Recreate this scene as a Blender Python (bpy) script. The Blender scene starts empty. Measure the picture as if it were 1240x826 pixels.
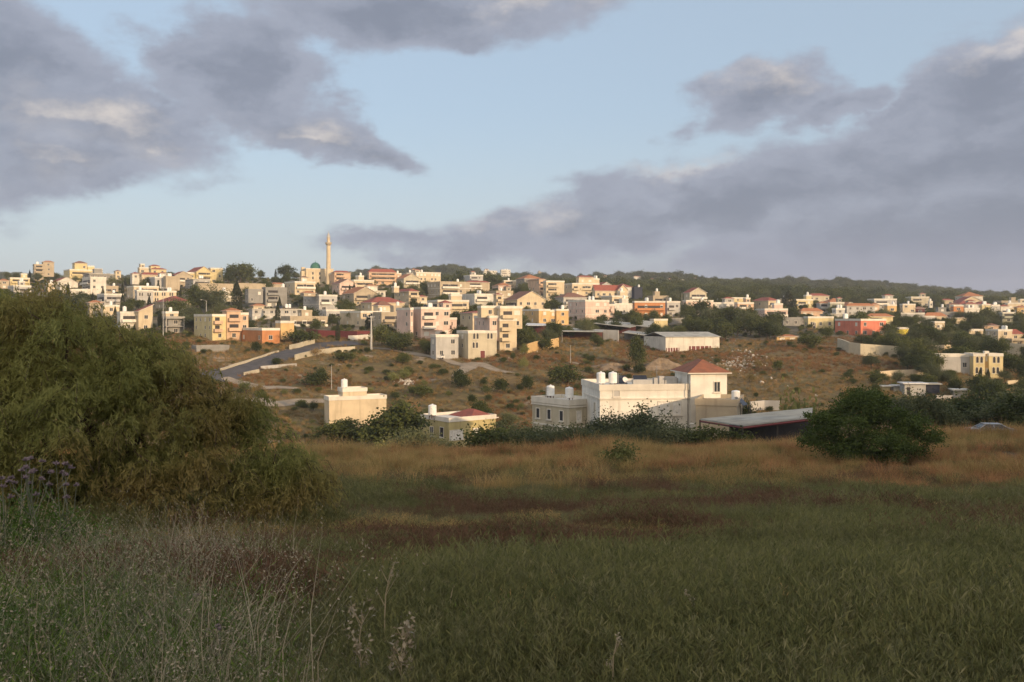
import bpy, math, random
import numpy as np
from mathutils import Vector, Matrix
R = math.radians
random.seed(7); RNG = np.random.default_rng(7)
scene = bpy.context.scene
COL = scene.collection
# ------------------------------------------------------------------ camera
F = 1150.0; CX = 620.0; HOR = 385.0          # focal length, centre column and eye-level row of the photograph
cam_d = bpy.data.cameras.new('camera'); cam = bpy.data.objects.new('camera', cam_d); COL.objects.link(cam)
cam.location = (0, 0, 0); cam.rotation_euler = (R(90), 0, 0)
cam_d.sensor_width = 36.0; cam_d.lens = F/1240*36.0
cam_d.shift_y = -(413-HOR)/1240.0
cam_d.clip_start = 0.2; cam_d.clip_end = 30000
scene.camera = cam
# ------------------------------------------------------------------ exposure, sun, sky
SUN_EL = R(12.5); SUN_AZ = R(40)             # sun low behind the camera's right shoulder
vs = scene.view_settings; vs.view_transform = 'Standard'; vs.look = 'None'; vs.exposure = 0.68; vs.gamma = 1.0
sd = Vector((math.sin(SUN_AZ)*math.cos(SUN_EL), -math.cos(SUN_AZ)*math.cos(SUN_EL), math.sin(SUN_EL)))
sl = bpy.data.lights.new('sun', 'SUN'); sl.energy = 2.55; sl.angle = R(0.6); sl.color = (1.0, 0.70, 0.41)
so = bpy.data.objects.new('sun', sl); COL.objects.link(so); so.rotation_euler = sd.to_track_quat('Z', 'Y').to_euler(); so.location = sd*500

cy = scene.cycles; cy.max_bounces = 5; cy.diffuse_bounces = 3; cy.glossy_bounces = 2; cy.transmission_bounces = 2; cy.volume_bounces = 1
world = bpy.data.worlds.new('World'); scene.world = world; world.use_nodes = True
nt = world.node_tree; N = nt.nodes; L = nt.links; N.clear()
def mnode(op, a, b=None, c=None, clamp=False):
    n = N.new('ShaderNodeMath'); n.operation = op; n.use_clamp = clamp
    for i, v in enumerate((a, b, c)):
        if v is None: continue
        if isinstance(v, (int, float)): n.inputs[i].default_value = v
        else: L.new(v, n.inputs[i])
    return n.outputs[0]
def vnode(op, a, b):
    n = N.new('ShaderNodeVectorMath'); n.operation = op
    for i, v in enumerate((a, b)):
        if isinstance(v, tuple): n.inputs[i].default_value = v
        else: L.new(v, n.inputs[i])
    return n.outputs['Value'] if op == 'LENGTH' else n.outputs[0]
def smooth(v, lo, hi):
    n = N.new('ShaderNodeMapRange'); n.interpolation_type = 'SMOOTHSTEP'
    n.inputs['From Min'].default_value = lo; n.inputs['From Max'].default_value = hi
    L.new(v, n.inputs['Value']); return n.outputs[0]
def mixc(f, a, b):
    n = N.new('ShaderNodeMix'); n.data_type = 'RGBA'
    if isinstance(f, (int, float)): n.inputs[0].default_value = f
    else: L.new(f, n.inputs[0])
    for i, v in ((6, a), (7, b)):
        if isinstance(v, tuple): n.inputs[i].default_value = (*v, 1)
        else: L.new(v, n.inputs[i])
    return n.outputs[2]
sky = N.new('ShaderNodeTexSky'); sky.sky_type = 'NISHITA'; sky.sun_disc = False
sky.sun_elevation = SUN_EL; sky.sun_rotation = R(180)-SUN_AZ
sky.altitude = 100; sky.air_density = 1.0; sky.dust_density = 2.0; sky.ozone_density = 2.0
tc = N.new('ShaderNodeTexCoord')
sx = N.new('ShaderNodeSeparateXYZ'); L.new(tc.outputs['Generated'], sx.inputs[0])
az = mnode('ARCTAN2', sx.outputs[0], sx.outputs[1])
el = mnode('ARCSINE', sx.outputs[2])
cb = N.new('ShaderNodeCombineXYZ'); L.new(az, cb.inputs[0]); L.new(el, cb.inputs[1]); P0 = cb.outputs[0]
def ae(px, row):
    a = math.atan2(px-CX, F); return a, math.atan2((HOR-row)/F*math.cos(a), 1)
def ellipse(P, px, row, rx, ry, rot, w):
    a, e = ae(px, row)
    v = vnode('SUBTRACT', P, (a, e, 0))
    m = N.new('ShaderNodeVectorRotate'); m.rotation_type = 'Z_AXIS'; L.new(v, m.inputs['Vector']); m.inputs['Angle'].default_value = -R(rot)
    v = vnode('MULTIPLY', m.outputs[0], (F/rx, F/ry, 0))
    l = vnode('LENGTH', v, (0, 0, 0))
    return mnode('MULTIPLY', mnode('SUBTRACT', 1.0, l), w)
def field(P, ells):
    out = None
    for e in ells:
        o = ellipse(P, *e)
        out = o if out is None else mnode('SMOOTH_MAX', out, o, 0.15)
    return out
def noise(P, scale, detail, rough, off):
    mp = vnode('MULTIPLY', P, (1, 1.7, 1)); mp = vnode('ADD', mp, off)
    n = N.new('ShaderNodeTexNoise'); n.inputs['Scale'].default_value = scale; n.inputs['Detail'].default_value = detail
    n.inputs['Roughness'].default_value = rough; L.new(mp, n.inputs['Vector']); return mnode('SUBTRACT', n.outputs['Fac'], 0.5)
# cloud banks (centre column, row, half width, half height, tilt, weight)
CL = [(110, 150, 190, 70, -8, 1.0), (290, 80, 130, 85, -10, 1.0), (480, 10, 250, 48, 0, .9), (-10, 70, 130, 80, 0, 1.0),
      (390, 172, 130, 30, -10, .8), (-120, 120, 200, 130, 0, 1.0), (640, 10, 120, 42, 5, .7), (60, 195, 150, 40, 0, .9),
      (1190, 120, 190, 70, 22, 1.0), (930, 122, 110, 48, 6, .95), (1010, 128, 60, 22, 8, .8), (1130, 200, 330, 75, 8, 1.1), (860, 245, 250, 52, 4, 1.0),
      (1180, 280, 380, 85, 0, 1.1), (1085, 135, 80, 18, 14, .7), (870, 150, 60, 22, 10, .6), (455, 188, 75, 20, -10, .75), (700, 285, 260, 38, 3, .8), (1450, 160, 260, 190, 0, 1.0), (490, 292, 120, 18, 0, .45),
      (300, -150, 600, 110, 0, .9), (1500, -200, 300, 120, 0, .8)]
def warp(P):
    a = noise(P, 9, 5, .6, (2, 8, 1)); b = noise(P, 9, 5, .6, (11, 3, 5)); c = N.new('ShaderNodeCombineXYZ'); L.new(mnode('MULTIPLY', a, .16), c.inputs[0]); L.new(mnode('MULTIPLY', b, .075), c.inputs[1])
    return vnode('ADD', P, c.outputs[0])
PW = warp(P0)
def density(P):
    f = field(warp(P), CL)
    n1 = noise(P, 7, 9, .58, (3.1, 1.7, 0)); n2 = noise(P, 26, 5, .55, (9.1, 4.7, 2))
    return mnode('ADD', mnode('ADD', f, mnode('MULTIPLY', n1, 1.15)), mnode('MULTIPLY', n2, .42))
D = density(P0)
D2 = density(vnode('ADD', P0, (0.004, 0.016, 0)))
cover = smooth(D, -0.08, 0.34)
edge = smooth(mnode('SUBTRACT', D, D2), 0.01, 0.20)
LIT = [(120, 160, 130, 50, -14, 1.0), (925, 98, 90, 30, 0, .8), (1215, 58, 80, 30, 15, 1.0), (360, 165, 130, 26, -8, .8),
       (840, 195, 120, 20, 5, .9), (60, 205, 150, 30, 0, .3), (620, 265, 160, 25, 5, .5), (640, 5, 150, 30, 0, .5)]
lit = smooth(mnode('ADD', field(PW, LIT), mnode('MULTIPLY', noise(P0, 14, 8, .62, (1, 5, 3)), 2.4)), 0.0, 1.5)
litf = mnode('MULTIPLY', lit, mnode('ADD', mnode('MULTIPLY', edge, .6), .28), clamp=True)
K = 10.0
def k(c): return tuple(v*K for v in c)
core = smooth(mnode('ADD', D, mnode('MULTIPLY', noise(PW, 13, 8, .62, (7, 2, 1)), 1.5)), 0.1, 1.1)
ccol = mixc(core, k((.232, .252, .308)), k((.148, .166, .212)))
ccol = mixc(litf, ccol, k((.55, .49, .44)))
fwd = smooth(sx.outputs[1], -0.25, 0.15)                 # the glow of the low sun stays in the half of the sky behind the camera
# the clear sky, thinned by evening moisture near the horizon
skyc = mixc(mnode('MULTIPLY', fwd, 0.72), vnode('MULTIPLY', sky.outputs[0], (1.5, 1.5, 1.5)), k((.295, .352, .415)))
hz = smooth(el, R(13), R(0))
skyc = mixc(mnode('MULTIPLY', hz, .6), skyc, k((.40, .43, .445)))
lowr = smooth(mnode('ADD', mnode('MULTIPLY', el, -1.0), mnode('MULTIPLY', az, 0.12)), R(-7), R(1))
cov = mnode('MULTIPLY', cover, .94)
col = mixc(cov, skyc, ccol)
lowm = mnode('MULTIPLY', smooth(az, R(-14), R(14)), smooth(el, R(6), R(2.2)))
col = mixc(mnode('MULTIPLY', lowm, .72), col, k((.205, .216, .272)))
back = mnode('MULTIPLY', smooth(sx.outputs[1], -0.05, -0.55), smooth(el, R(2), R(16)))      # bright warm clouds added unseen behind the camera, to light field and tree
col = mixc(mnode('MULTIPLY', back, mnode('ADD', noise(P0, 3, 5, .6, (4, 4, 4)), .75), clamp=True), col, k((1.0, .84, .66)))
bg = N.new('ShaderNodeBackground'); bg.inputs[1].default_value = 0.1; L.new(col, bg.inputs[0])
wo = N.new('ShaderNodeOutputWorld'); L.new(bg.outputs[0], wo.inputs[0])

# ------------------------------------------------------------------ helpers
def tag(o, label=None, cat=None, group=None, kind=None):
    if label: o['label'] = label
    if cat: o['category'] = cat
    if group: o['group'] = group
    if kind: o['kind'] = kind
    return o
class MB:
    def __init__(s): s.v = []; s.f = []; s.m = []; s.smooth = False
    def box(s, x0, x1, y0, y1, z0, z1, mi=0):
        b = len(s.v)
        s.v += [(x0,y0,z0),(x1,y0,z0),(x1,y1,z0),(x0,y1,z0),(x0,y0,z1),(x1,y0,z1),(x1,y1,z1),(x0,y1,z1)]
        for q in ((0,3,2,1),(4,5,6,7),(0,1,5,4),(1,2,6,5),(2,3,7,6),(3,0,4,7)):
            s.f.append(tuple(b+i for i in q)); s.m.append(mi)
        return s
    def poly(s, pts, faces, mi=0):
        b = len(s.v); s.v += [tuple(p) for p in pts]
        for q in faces: s.f.append(tuple(b+i for i in q)); s.m.append(mi)
        return s
    def lathe(s, cx, cy, prof, n=12, mi=0):
        b = len(s.v)
        for r, z in prof:
            for i in range(n):
                a = 2*math.pi*i/n; s.v.append((cx+r*math.cos(a), cy+r*math.sin(a), z))
        for j in range(len(prof)-1):
            for i in range(n):
                s.f.append((b+j*n+i, b+j*n+(i+1)%n, b+(j+1)*n+(i+1)%n, b+(j+1)*n+i)); s.m.append(mi)
        s.f.append(tuple(b+i for i in reversed(range(n)))); s.m.append(mi)
        s.f.append(tuple(b+(len(prof)-1)*n+i for i in range(n))); s.m.append(mi)
        return s
    def tube(s, pts, rad, n=6, mi=0):
        pts = [Vector(p) for p in pts]; b = len(s.v)
        if not hasattr(rad, '__len__'): rad = [rad]*len(pts)
        for i, p in enumerate(pts):
            d = (pts[min(i+1, len(pts)-1)]-pts[max(i-1, 0)]).normalized()
            a = d.orthogonal().normalized() if abs(d.z) > .9 else d.cross(Vector((0,0,1))).normalized()
            c = d.cross(a)
            for j in range(n):
                t = 2*math.pi*j/n; q = p+(a*math.cos(t)+c*math.sin(t))*rad[i]; s.v.append(tuple(q))
        for i in range(len(pts)-1):
            for j in range(n):
                s.f.append((b+i*n+j, b+i*n+(j+1)%n, b+(i+1)*n+(j+1)%n, b+(i+1)*n+j)); s.m.append(mi)
        s.f.append(tuple(b+j for j in reversed(range(n)))); s.m.append(mi)
        s.f.append(tuple(b+(len(pts)-1)*n+j for j in range(n))); s.m.append(mi)
        return s
    def mesh(s, name, mats):
        me = bpy.data.meshes.new(name); me.from_pydata(s.v, [], s.f)
        for m in (mats if isinstance(mats, (list, tuple)) else [mats]): me.materials.append(m)
        me.polygons.foreach_set('material_index', s.m)
        if s.smooth: me.polygons.foreach_set('use_smooth', [True]*len(s.f))
        me.update(); return me
    def build(s, name, mats, parent=None, loc=None, rz=0):
        return obj(name, s.mesh(name, mats), parent, loc, rz)
def obj(name, me, parent=None, loc=None, rz=0):
    o = bpy.data.objects.new(name, me); COL.objects.link(o)
    if parent: o.parent = parent
    if loc is not None: o.location = loc
    if rz: o.rotation_euler = (0, 0, rz)
    return o
def empty(name, loc=(0,0,0), rz=0):
    o = bpy.data.objects.new(name, None); o.empty_display_size = .5; COL.objects.link(o); o.location = loc; o.rotation_euler = (0,0,rz); return o
def np_mesh(name, V, Q, mat, attrs=None):
    """V (n,3), Q (m,k) equal-sided faces"""
    me = bpy.data.meshes.new(name); k_ = Q.shape[1]
    me.vertices.add(len(V)); me.vertices.foreach_set('co', np.asarray(V, np.float32).ravel())
    me.loops.add(Q.size); me.loops.foreach_set('vertex_index', np.asarray(Q, np.int32).ravel())
    me.polygons.add(len(Q)); me.polygons.foreach_set('loop_start', np.arange(0, Q.size, k_, dtype=np.int32))
    try: me.polygons.foreach_set('loop_total', np.full(len(Q), k_, np.int32))
    except Exception: pass
    me.update(calc_edges=True)
    for m in (mat if isinstance(mat, (list, tuple)) else [mat]): me.materials.append(m)
    return me

# ------------------------------------------------------------------ materials
def newmat(name):
    m = bpy.data.materials.new(name); m.use_nodes = True
    b = m.node_tree.nodes['Principled BSDF']; b.inputs['Roughness'].default_value = .85
    b.inputs['Specular IOR Level'].default_value = .25
    return m, m.node_tree, b
def mx(t, f, a, b, mode='MIX'):
    n = t.nodes.new('ShaderNodeMix'); n.data_type = 'RGBA'; n.blend_type = mode
    if isinstance(f, (int, float)): n.inputs[0].default_value = f
    else: t.links.new(f, n.inputs[0])
    for i, v in ((6, a), (7, b)):
        if isinstance(v, tuple): n.inputs[i].default_value = (*v[:3], 1)
        else: t.links.new(v, n.inputs[i])
    return n.outputs[2]
def tnoise(t, scale, detail=4, rough=.55, vec=None, stretch=None):
    n = t.nodes.new('ShaderNodeTexNoise'); n.inputs['Scale'].default_value = scale; n.inputs['Detail'].default_value = detail; n.inputs['Roughness'].default_value = rough
    if vec is None:
        c = t.nodes.new('ShaderNodeTexCoord'); vec = c.outputs['Object']
    if stretch:
        mp = t.nodes.new('ShaderNodeMapping'); mp.inputs['Scale'].default_value = stretch; t.links.new(vec, mp.inputs[0]); vec = mp.outputs[0]
    t.links.new(vec, n.inputs['Vector']); return n.outputs['Fac']
def tramp(t, v, lo, hi):
    n = t.nodes.new('ShaderNodeMapRange'); n.interpolation_type = 'SMOOTHSTEP'; n.inputs['From Min'].default_value = lo; n.inputs['From Max'].default_value = hi
    t.links.new(v, n.inputs['Value']); return n.outputs[0]
def bump(t, b, h, strength=.4, dist=.05):
    n = t.nodes.new('ShaderNodeBump'); n.inputs['Strength'].default_value = strength; n.inputs['Distance'].default_value = dist
    t.links.new(h, n.inputs['Height']); t.links.new(n.outputs[0], b.inputs['Normal'])
def stucco(name, c, dirt=.85):
    m, t, b = newmat(name)
    big = tramp(t, tnoise(t, .35, 5, .6), .35, .7)
    st = tramp(t, tnoise(t, 1.0, 5, .6, stretch=(1.3, 1.3, .12)), .5, .78)
    d = tuple(v*.60 for v in c)
    g = (c[0]*.62+.02, c[1]*.6+.02, c[2]*.58+.02)
    col = mx(t, big, c, tuple(.5*(x+y) for x, y in zip(c, d)))
    f = t.nodes.new('ShaderNodeMath'); f.operation = 'MULTIPLY'; t.links.new(st, f.inputs[0]); f.inputs[1].default_value = dirt
    col = mx(t, f.outputs[0], col, g)
    t.links.new(col, b.inputs['Base Color']); bump(t, b, tnoise(t, 18, 4), .3, .02); return m
def plain(name, c, rough=.7, metal=0, var=.25, sc=2.0):
    m, t, b = newmat(name); b.inputs['Roughness'].default_value = rough; b.inputs['Metallic'].default_value = metal
    col = mx(t, tramp(t, tnoise(t, sc, 5), .35, .7), c, tuple(v*(1-var) for v in c)); t.links.new(col, b.inputs['Base Color']); return m
def tiles(name, c):
    m, t, b = newmat(name)
    w = t.nodes.new('ShaderNodeTexWave'); w.wave_type = 'BANDS'; w.bands_direction = 'Z'; w.inputs['Scale'].default_value = 2.2; w.inputs['Distortion'].default_value = .6
    tcn = t.nodes.new('ShaderNodeTexCoord'); t.links.new(tcn.outputs['Object'], w.inputs[0])
    c1 = mx(t, tramp(t, tnoise(t, 1.1, 6, .65), .3, .72), c, (c[0]*.6, c[1]*.75, c[2]*.9))
    c2 = mx(t, w.outputs['Fac'], tuple(v*.75 for v in c), c1); 
    t.links.new(mx(t, .5, c1, c2), b.inputs['Base Color']); bump(t, b, w.outputs['Fac'], .6, .06); return m
CC = dict(cream=(.60,.50,.35), white=(.64,.61,.54), yellow=(.62,.52,.29), peach=(.60,.42,.29), grey=(.27,.265,.25), tan=(.44,.37,.27),
          orange=(.52,.23,.10), salmon=(.62,.20,.13), stone=(.50,.45,.34), pink=(.66,.50,.42), maroon=(.13,.045,.045), palegrey=(.45,.44,.42),
          farmwhite=(.76,.73,.66), farmyellow=(.46,.39,.19), olive=(.33,.33,.25), navy=(.035,.04,.06), ochre=(.62,.42,.20), lemon=(.72,.58,.08))
M = {k_: stucco('stucco_'+k_, v) for k_, v in CC.items()}
M['concrete'] = stucco('bare_concrete', (.36,.345,.31), .8)
M['trim'] = stucco('pale_trim', (.70,.66,.58), .3)
M['redtile'] = tiles('red_roof_tile', (.34,.105,.075)); M['orangetile'] = tiles('orange_roof_tile', (.46,.19,.09)); M['browntile'] = tiles('brown_roof_tile', (.26,.13,.09)); M['farmtile'] = tiles('dark_red_brown_roof_tile', (.33,.13,.075))
M['dark'] = plain('dark_opening', (.035,.032,.035), .5)
M['glass'] = plain('window_glass', (.05,.055,.065), .15, 0, .3, .5)
M['shutter'] = plain('white_shutter', (.72,.70,.66), .5); M['darkred'] = plain('dark_red_paint', (.16,.04,.04), .6)
M['tank'] = plain('white_enamel_tank', (.80,.80,.78), .35, 0, .12); M['tankband'] = plain('tank_rust', (.14,.07,.05), .8)
M['panel'] = plain('solar_collector', (.03,.035,.05), .25, 0, .2)
M['metal'] = plain('galvanised_metal', (.35,.35,.36), .5, .5); M['darkmetal'] = plain('dark_steel', (.07,.065,.06), .6, .3)
M['asphalt'] = plain('asphalt', (.105,.098,.098), .9, 0, .3, .4); M['dirtroad'] = plain('pale_dirt_track', (.34,.28,.21), .95, 0, .35, .5)
M['sheet'] = plain('corrugated_sheet', (.40,.40,.37), .95, 0, .3, .4); M['sheetwhite'] = plain('white_sheet_roof', (.68,.68,.68), .6, .1)
M['green'] = plain('green_dome_glaze', (.06,.17,.13), .35, 0, .3); M['wood'] = plain('weathered_wood', (.12,.08,.055), .9)
M['bark'] = plain('bark', (.11,.08,.055), .95, 0, .5, 6); M['rock'] = plain('pale_rubble', (.50,.46,.40), .95, 0, .4, 1.2)
M['soil'] = plain('bare_soil_heap', (.25,.19,.13), .95, 0, .4, .8); M['cyan'] = plain('pale_turquoise_paint', (.42,.60,.62), .7)
def leafmat(name, a, b_, c=None, nsc=.8, transl=.25):
    m, t, b = newmat(name); b.inputs['Roughness'].default_value = .75; b.inputs['Specular IOR Level'].default_value = .15
    oi = t.nodes.new('ShaderNodeObjectInfo')
    col = mx(t, tramp(t, tnoise(t, nsc, 4, .65), .36, .64), a, b_)
    if c: col = mx(t, tramp(t, tnoise(t, nsc*.37, 3, .6, stretch=(1.01, 1.02, 1.03)), .45, .62), col, c)
    h = t.nodes.new('ShaderNodeHueSaturation'); r = t.nodes.new('ShaderNodeMapRange'); t.links.new(oi.outputs['Random'], r.inputs['Value'])
    r.inputs['To Min'].default_value = .68; r.inputs['To Max'].default_value = 1.35; t.links.new(r.outputs[0], h.inputs['Value']); 
    r2 = t.nodes.new('ShaderNodeMapRange'); t.links.new(oi.outputs['Random'], r2.inputs['Value']); r2.inputs['To Min'].default_value = .515; r2.inputs['To Max'].default_value = .485
    t.links.new(r2.outputs[0], h.inputs['Hue']); t.links.new(col, h.inputs['Color']); t.links.new(h.outputs[0], b.inputs['Base Color'])
    tr = t.nodes.new('ShaderNodeBsdfTranslucent'); t.links.new(h.outputs[0], tr.inputs[0])
    ms = t.nodes.new('ShaderNodeMixShader'); ms.inputs[0].default_value = transl
    out = t.nodes['Material Output']; t.links.new(b.outputs[0], ms.inputs[1]); t.links.new(tr.outputs[0], ms.inputs[2]); t.links.new(ms.outputs[0], out.inputs[0])
    return m
M['leaf'] = leafmat('leaf_dark_green', (.055,.070,.022), (.095,.110,.034))
M['leafolive'] = leafmat('leaf_olive_grey', (.090,.105,.050), (.135,.148,.072))
M['leafcyp'] = leafmat('leaf_cypress', (.028,.036,.018), (.045,.052,.024))
M['leafbig'] = leafmat('leaf_feathery', (.20,.21,.065), (.33,.33,.11), (.31,.245,.09), nsc=.55, transl=.5)
M['leafcarob'] = leafmat('leaf_carob', (.055,.080,.020), (.11,.15,.038), nsc=1.2)
M['leafyel'] = leafmat('leaf_yellow_green', (.13,.15,.05), (.20,.20,.07))
M['leafdry'] = leafmat('leaf_dry_scrub', (.20,.145,.055), (.27,.20,.08))
M['magenta'] = leafmat('bougainvillea_bracts', (.20,.02,.12), (.12,.03,.08))
M['grassgreen'] = leafmat('blade_green', (.155,.16,.058), (.205,.20,.08), nsc=2, transl=.4)
M['grassgreen2'] = leafmat('blade_grey_green', (.185,.18,.085), (.24,.225,.11), nsc=2, transl=.4)
M['grassred'] = leafmat('blade_reddish', (.135,.078,.048), (.18,.115,.065), nsc=2)
M['straw'] = leafmat('blade_straw', (.38,.27,.10), (.45,.33,.14), nsc=2)
M['strawred'] = leafmat('blade_rust', (.33,.17,.07), (.42,.24,.11), nsc=2)
M['weed'] = leafmat('weed_bright', (.09,.15,.03), (.15,.21,.045), nsc=3)
M['slopestraw'] = leafmat('blade_dull_straw', (.25,.165,.065), (.33,.23,.10), nsc=2); M['sloperust'] = leafmat('blade_dull_rust', (.22,.12,.05), (.27,.16,.07), nsc=2); M['sage'] = leafmat('leaf_pale_sage', (.17,.19,.095), (.25,.26,.15), nsc=2, transl=.4); M['thstem'] = plain('thistle_stem', (.16,.17,.12), .9); M['stalk'] = plain('dry_stalk', (.40,.33,.22), .9); M['lilac'] = plain('lilac_flower_head', (.30,.235,.27), .9, 0, .3, 40); M['seed'] = plain('dry_seed_head', (.34,.29,.21), .9)

# ------------------------------------------------------------------ terrain height
YK = np.array([0, 5, 12, 30, 60, 85, 100, 120, 150, 180, 215, 250, 280, 330, 400, 500, 650, 800, 1200, 1800, 2600, 9000], float)
FR = [None, 826, 690, 622, 574]                       # rows of the near field
COLS = [-700, 0, 200, 330, 450, 540, 620, 720, 800, 900, 1000, 1120, 1240, 1900]
edge85 = [565, 561, 561, 561, 558, 554, 552, 551, 549, 547, 543, 536, 531, 520]
UP = {  # column: rows at 215 250 280 330 400 500 650 800 1200 1800
 -700: (485,445,422,402,384,362,345,343,350,345), 0: (482,445,422,402,382,360,341,343,350,334), 200: (490,450,425,405,384,360,339,341,352,345),
 330: (495,458,430,408,386,360,339,341,352,346), 450: (500,462,434,409,388,362,344,346,350,339), 540: (500,460,434,409,388,364,348,347,346,334),
 620: (498,458,434,411,391,369,353,349,347,340), 720: (500,462,438,414,394,374,358,353,348,344), 800: (502,467,443,419,397,378,362,356,349,342),
 900: (498,466,442,418,398,380,365,359,352,341), 1000: (492,462,439,416,398,382,369,364,357,347), 1120: (490,462,441,422,404,388,374,368,362,355),
 1240: (492,466,447,431,412,394,379,372,366,360), 1900: (492,466,447,431,412,394,379,372,366,362)}
ZT = np.zeros((len(COLS), len(YK)))
for i, c in enumerate(COLS):
    rows = [826, 690, 622, 574, edge85[i]]
    z = [-1.75] + [-(r-HOR)/F*y for r, y in zip(rows, YK[1:6])]
    z += [-15.2, -18.2, -22.3, -23.4]
    z += [-(r-HOR)/F*y for r, y in zip(UP[c], YK[10:20])]
    z += [z[-1]*.5-10, -60]
    if c >= 1120: z[6] = -13.2; z[7] = -15.5; z[8] = -18.5; z[9] = -20
    ZT[i] = z
def _vn(x, y, s):                                     # value noise
    def h(i, j):
        v = np.sin(i*127.1+j*311.7+s*74.7)*43758.5453; return v-np.floor(v)
    xi = np.floor(x); yi = np.floor(y); u = x-xi; v = y-yi; u = u*u*(3-2*u); v = v*v*(3-2*v)
    return (h(xi,yi)*(1-u)+h(xi+1,yi)*u)*(1-v)+(h(xi,yi+1)*(1-u)+h(xi+1,yi+1)*u)*v-.5
def terr(x, y):
    x = np.asarray(x, float); y = np.asarray(y, float)
    yy = np.maximum(y, 1.0); px = np.clip(CX+F*x/yy, COLS[0], COLS[-1])
    ci = np.clip(np.searchsorted(COLS, px)-1, 0, len(COLS)-2); c = np.array(COLS, float)
    f = (px-c[ci])/(c[ci+1]-c[ci]); f = f*f*(3-2*f)
    def ev(j): return ZT[ci, j]*(1-f)+ZT[ci+1, j]*f
    Y = np.clip(yy, 1.0, 8999); j = np.clip(np.searchsorted(YK, Y, side='right')-1, 0, len(YK)-2)
    n = len(YK); y0 = YK[j]; y1 = YK[j+1]; h = y1-y0; t = (Y-y0)/h
    p0, p1 = ev(j), ev(j+1)
    jm = np.maximum(j-1, 0); jp = np.minimum(j+2, n-1)
    s = (p1-p0)/h
    sm = np.where(j > 0, (p0-ev(jm))/np.maximum(y0-YK[jm], 1e-6), s); sp = np.where(j < n-2, (ev(jp)-p1)/np.maximum(YK[jp]-y1, 1e-6), s)
    m0 = np.where(sm*s > 0, 2*sm*s/(sm+s+1e-12*np.sign(sm+s+1e-9)), 0); m1 = np.where(s*sp > 0, 2*s*sp/(s+sp+1e-12*np.sign(s+sp+1e-9)), 0)
    t2 = t*t; t3 = t2*t
    z = (2*t3-3*t2+1)*p0+(t3-2*t2+t)*h*m0+(-2*t3+3*t2)*p1+(t3-t2)*h*m1
    amp = np.clip((yy-90)/120, 0, 1)*.9+.10
    z = z+amp*(_vn(x/11, y/11, 1)+.5*_vn(x/4.7, y/4.7, 2))+np.clip((yy-900)/500, 0, 1)*20*(_vn(x/120, y/150, 5)+.35*_vn(x/45, y/60, 6))
    z = z+.12*_vn(x/1.3, y/1.3, 3)*np.clip(1-yy/90, 0, 1)
    sN = x*math.sin(SUN_AZ)-y*math.cos(SUN_AZ)        # the rise behind the camera that keeps the field in shade
    q = np.clip((sN-12)/105, 0, 1); q = q*q*(3-2*q)
    return z+q*32.5*np.clip(1-(sN-150)/500, 0, 1)+1.2*_vn(x/22, y/22, 8)*q
def T(x, y): return float(terr(np.array([x]), np.array([y]))[0])
YS = np.concatenate([np.arange(3, 120, .5), np.arange(120, 420, .8), np.arange(420, 2400, 3)])
def ground(px, row, ymin=140, ymax=700):
    """point of the terrain seen at this place of the photograph"""
    k_ = (px-CX)/F; ys = YS[(YS >= ymin) & (YS <= ymax)]; z = terr(k_*ys, ys); r = HOR-F*z/ys
    w = np.nonzero(r <= row)[0]
    i = w[0] if len(w) else int(np.argmin(r))
    return Vector((k_*ys[i], ys[i], z[i]))
# ground sheet
aa = np.concatenate([np.linspace(-180, -46, 60, endpoint=False), np.linspace(-46, -32, 30, endpoint=False), np.linspace(-32, 32, 420, endpoint=False), np.linspace(32, 46, 30, endpoint=False), np.linspace(46, 180, 60, endpoint=False)])
rr = np.concatenate([[.4], np.arange(1, 20, .4), np.arange(20, 110, 1.0), np.arange(110, 420, 1.7), np.arange(420, 900, 6), np.arange(900, 2400, 25), [2500]])
A, RR = np.meshgrid(np.radians(aa), rr); X = RR*np.sin(A); Yg = RR*np.cos(A); Z = terr(X, Yg)
V = np.stack([X, Yg, Z], -1).reshape(-1, 3); na = len(aa); nr = len(rr)
ii, jj = np.meshgrid(np.arange(nr-1), np.arange(na), indexing='ij'); j2 = (jj+1) % na
Q = np.stack([ii*na+jj, ii*na+j2, (ii+1)*na+j2, (ii+1)*na+jj], -1).reshape(-1, 4)[:, ::-1]
gm, t, b = newmat('hillside_earth')
tcn = t.nodes.new('ShaderNodeTexCoord'); sp = t.nodes.new('ShaderNodeSeparateXYZ'); t.links.new(tcn.outputs['Object'], sp.inputs[0])
n1 = tramp(t, tnoise(t, .035, 6, .6), .40, .60); n2 = tramp(t, tnoise(t, .12, 7, .65), .40, .62); n3 = tramp(t, tnoise(t, .5, 6, .7), .35, .7)
slope_c = mx(t, n1, (.21,.145,.058), (.10,.098,.036)); slope_c = mx(t, n2, slope_c, (.24,.17,.072)); slope_c = mx(t, n3, slope_c, (.12,.085,.045)); town_c = mx(t, n2, (.085,.08,.045), (.20,.16,.11))
slope_c = mx(t, tramp(t, sp.outputs[1], 300, 370), slope_c, town_c)
pale = tramp(t, tnoise(t, .06, 5, .6, stretch=(1.3, 1.1, 1)), .60, .68); slope_c = mx(t, pale, slope_c, (.33,.26,.185))
field_c = mx(t, n3, (.12,.085,.05), (.085,.075,.04))
far_c = mx(t, n1, (.050,.056,.034), (.075,.072,.042))
c = mx(t, tramp(t, sp.outputs[1], 88, 125), field_c, slope_c); c = mx(t, tramp(t, sp.outputs[1], 620, 900), c, far_c)
t.links.new(c, b.inputs['Base Color']); b.inputs['Roughness'].default_value = 1; bump(t, b, tnoise(t, 1.2, 8, .7), .8, .5)
g = obj('ground', np_mesh('ground', V, Q, gm)); g['kind'] = 'structure'
g.data.polygons.foreach_set('use_smooth', np.ones(len(Q), bool))
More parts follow.
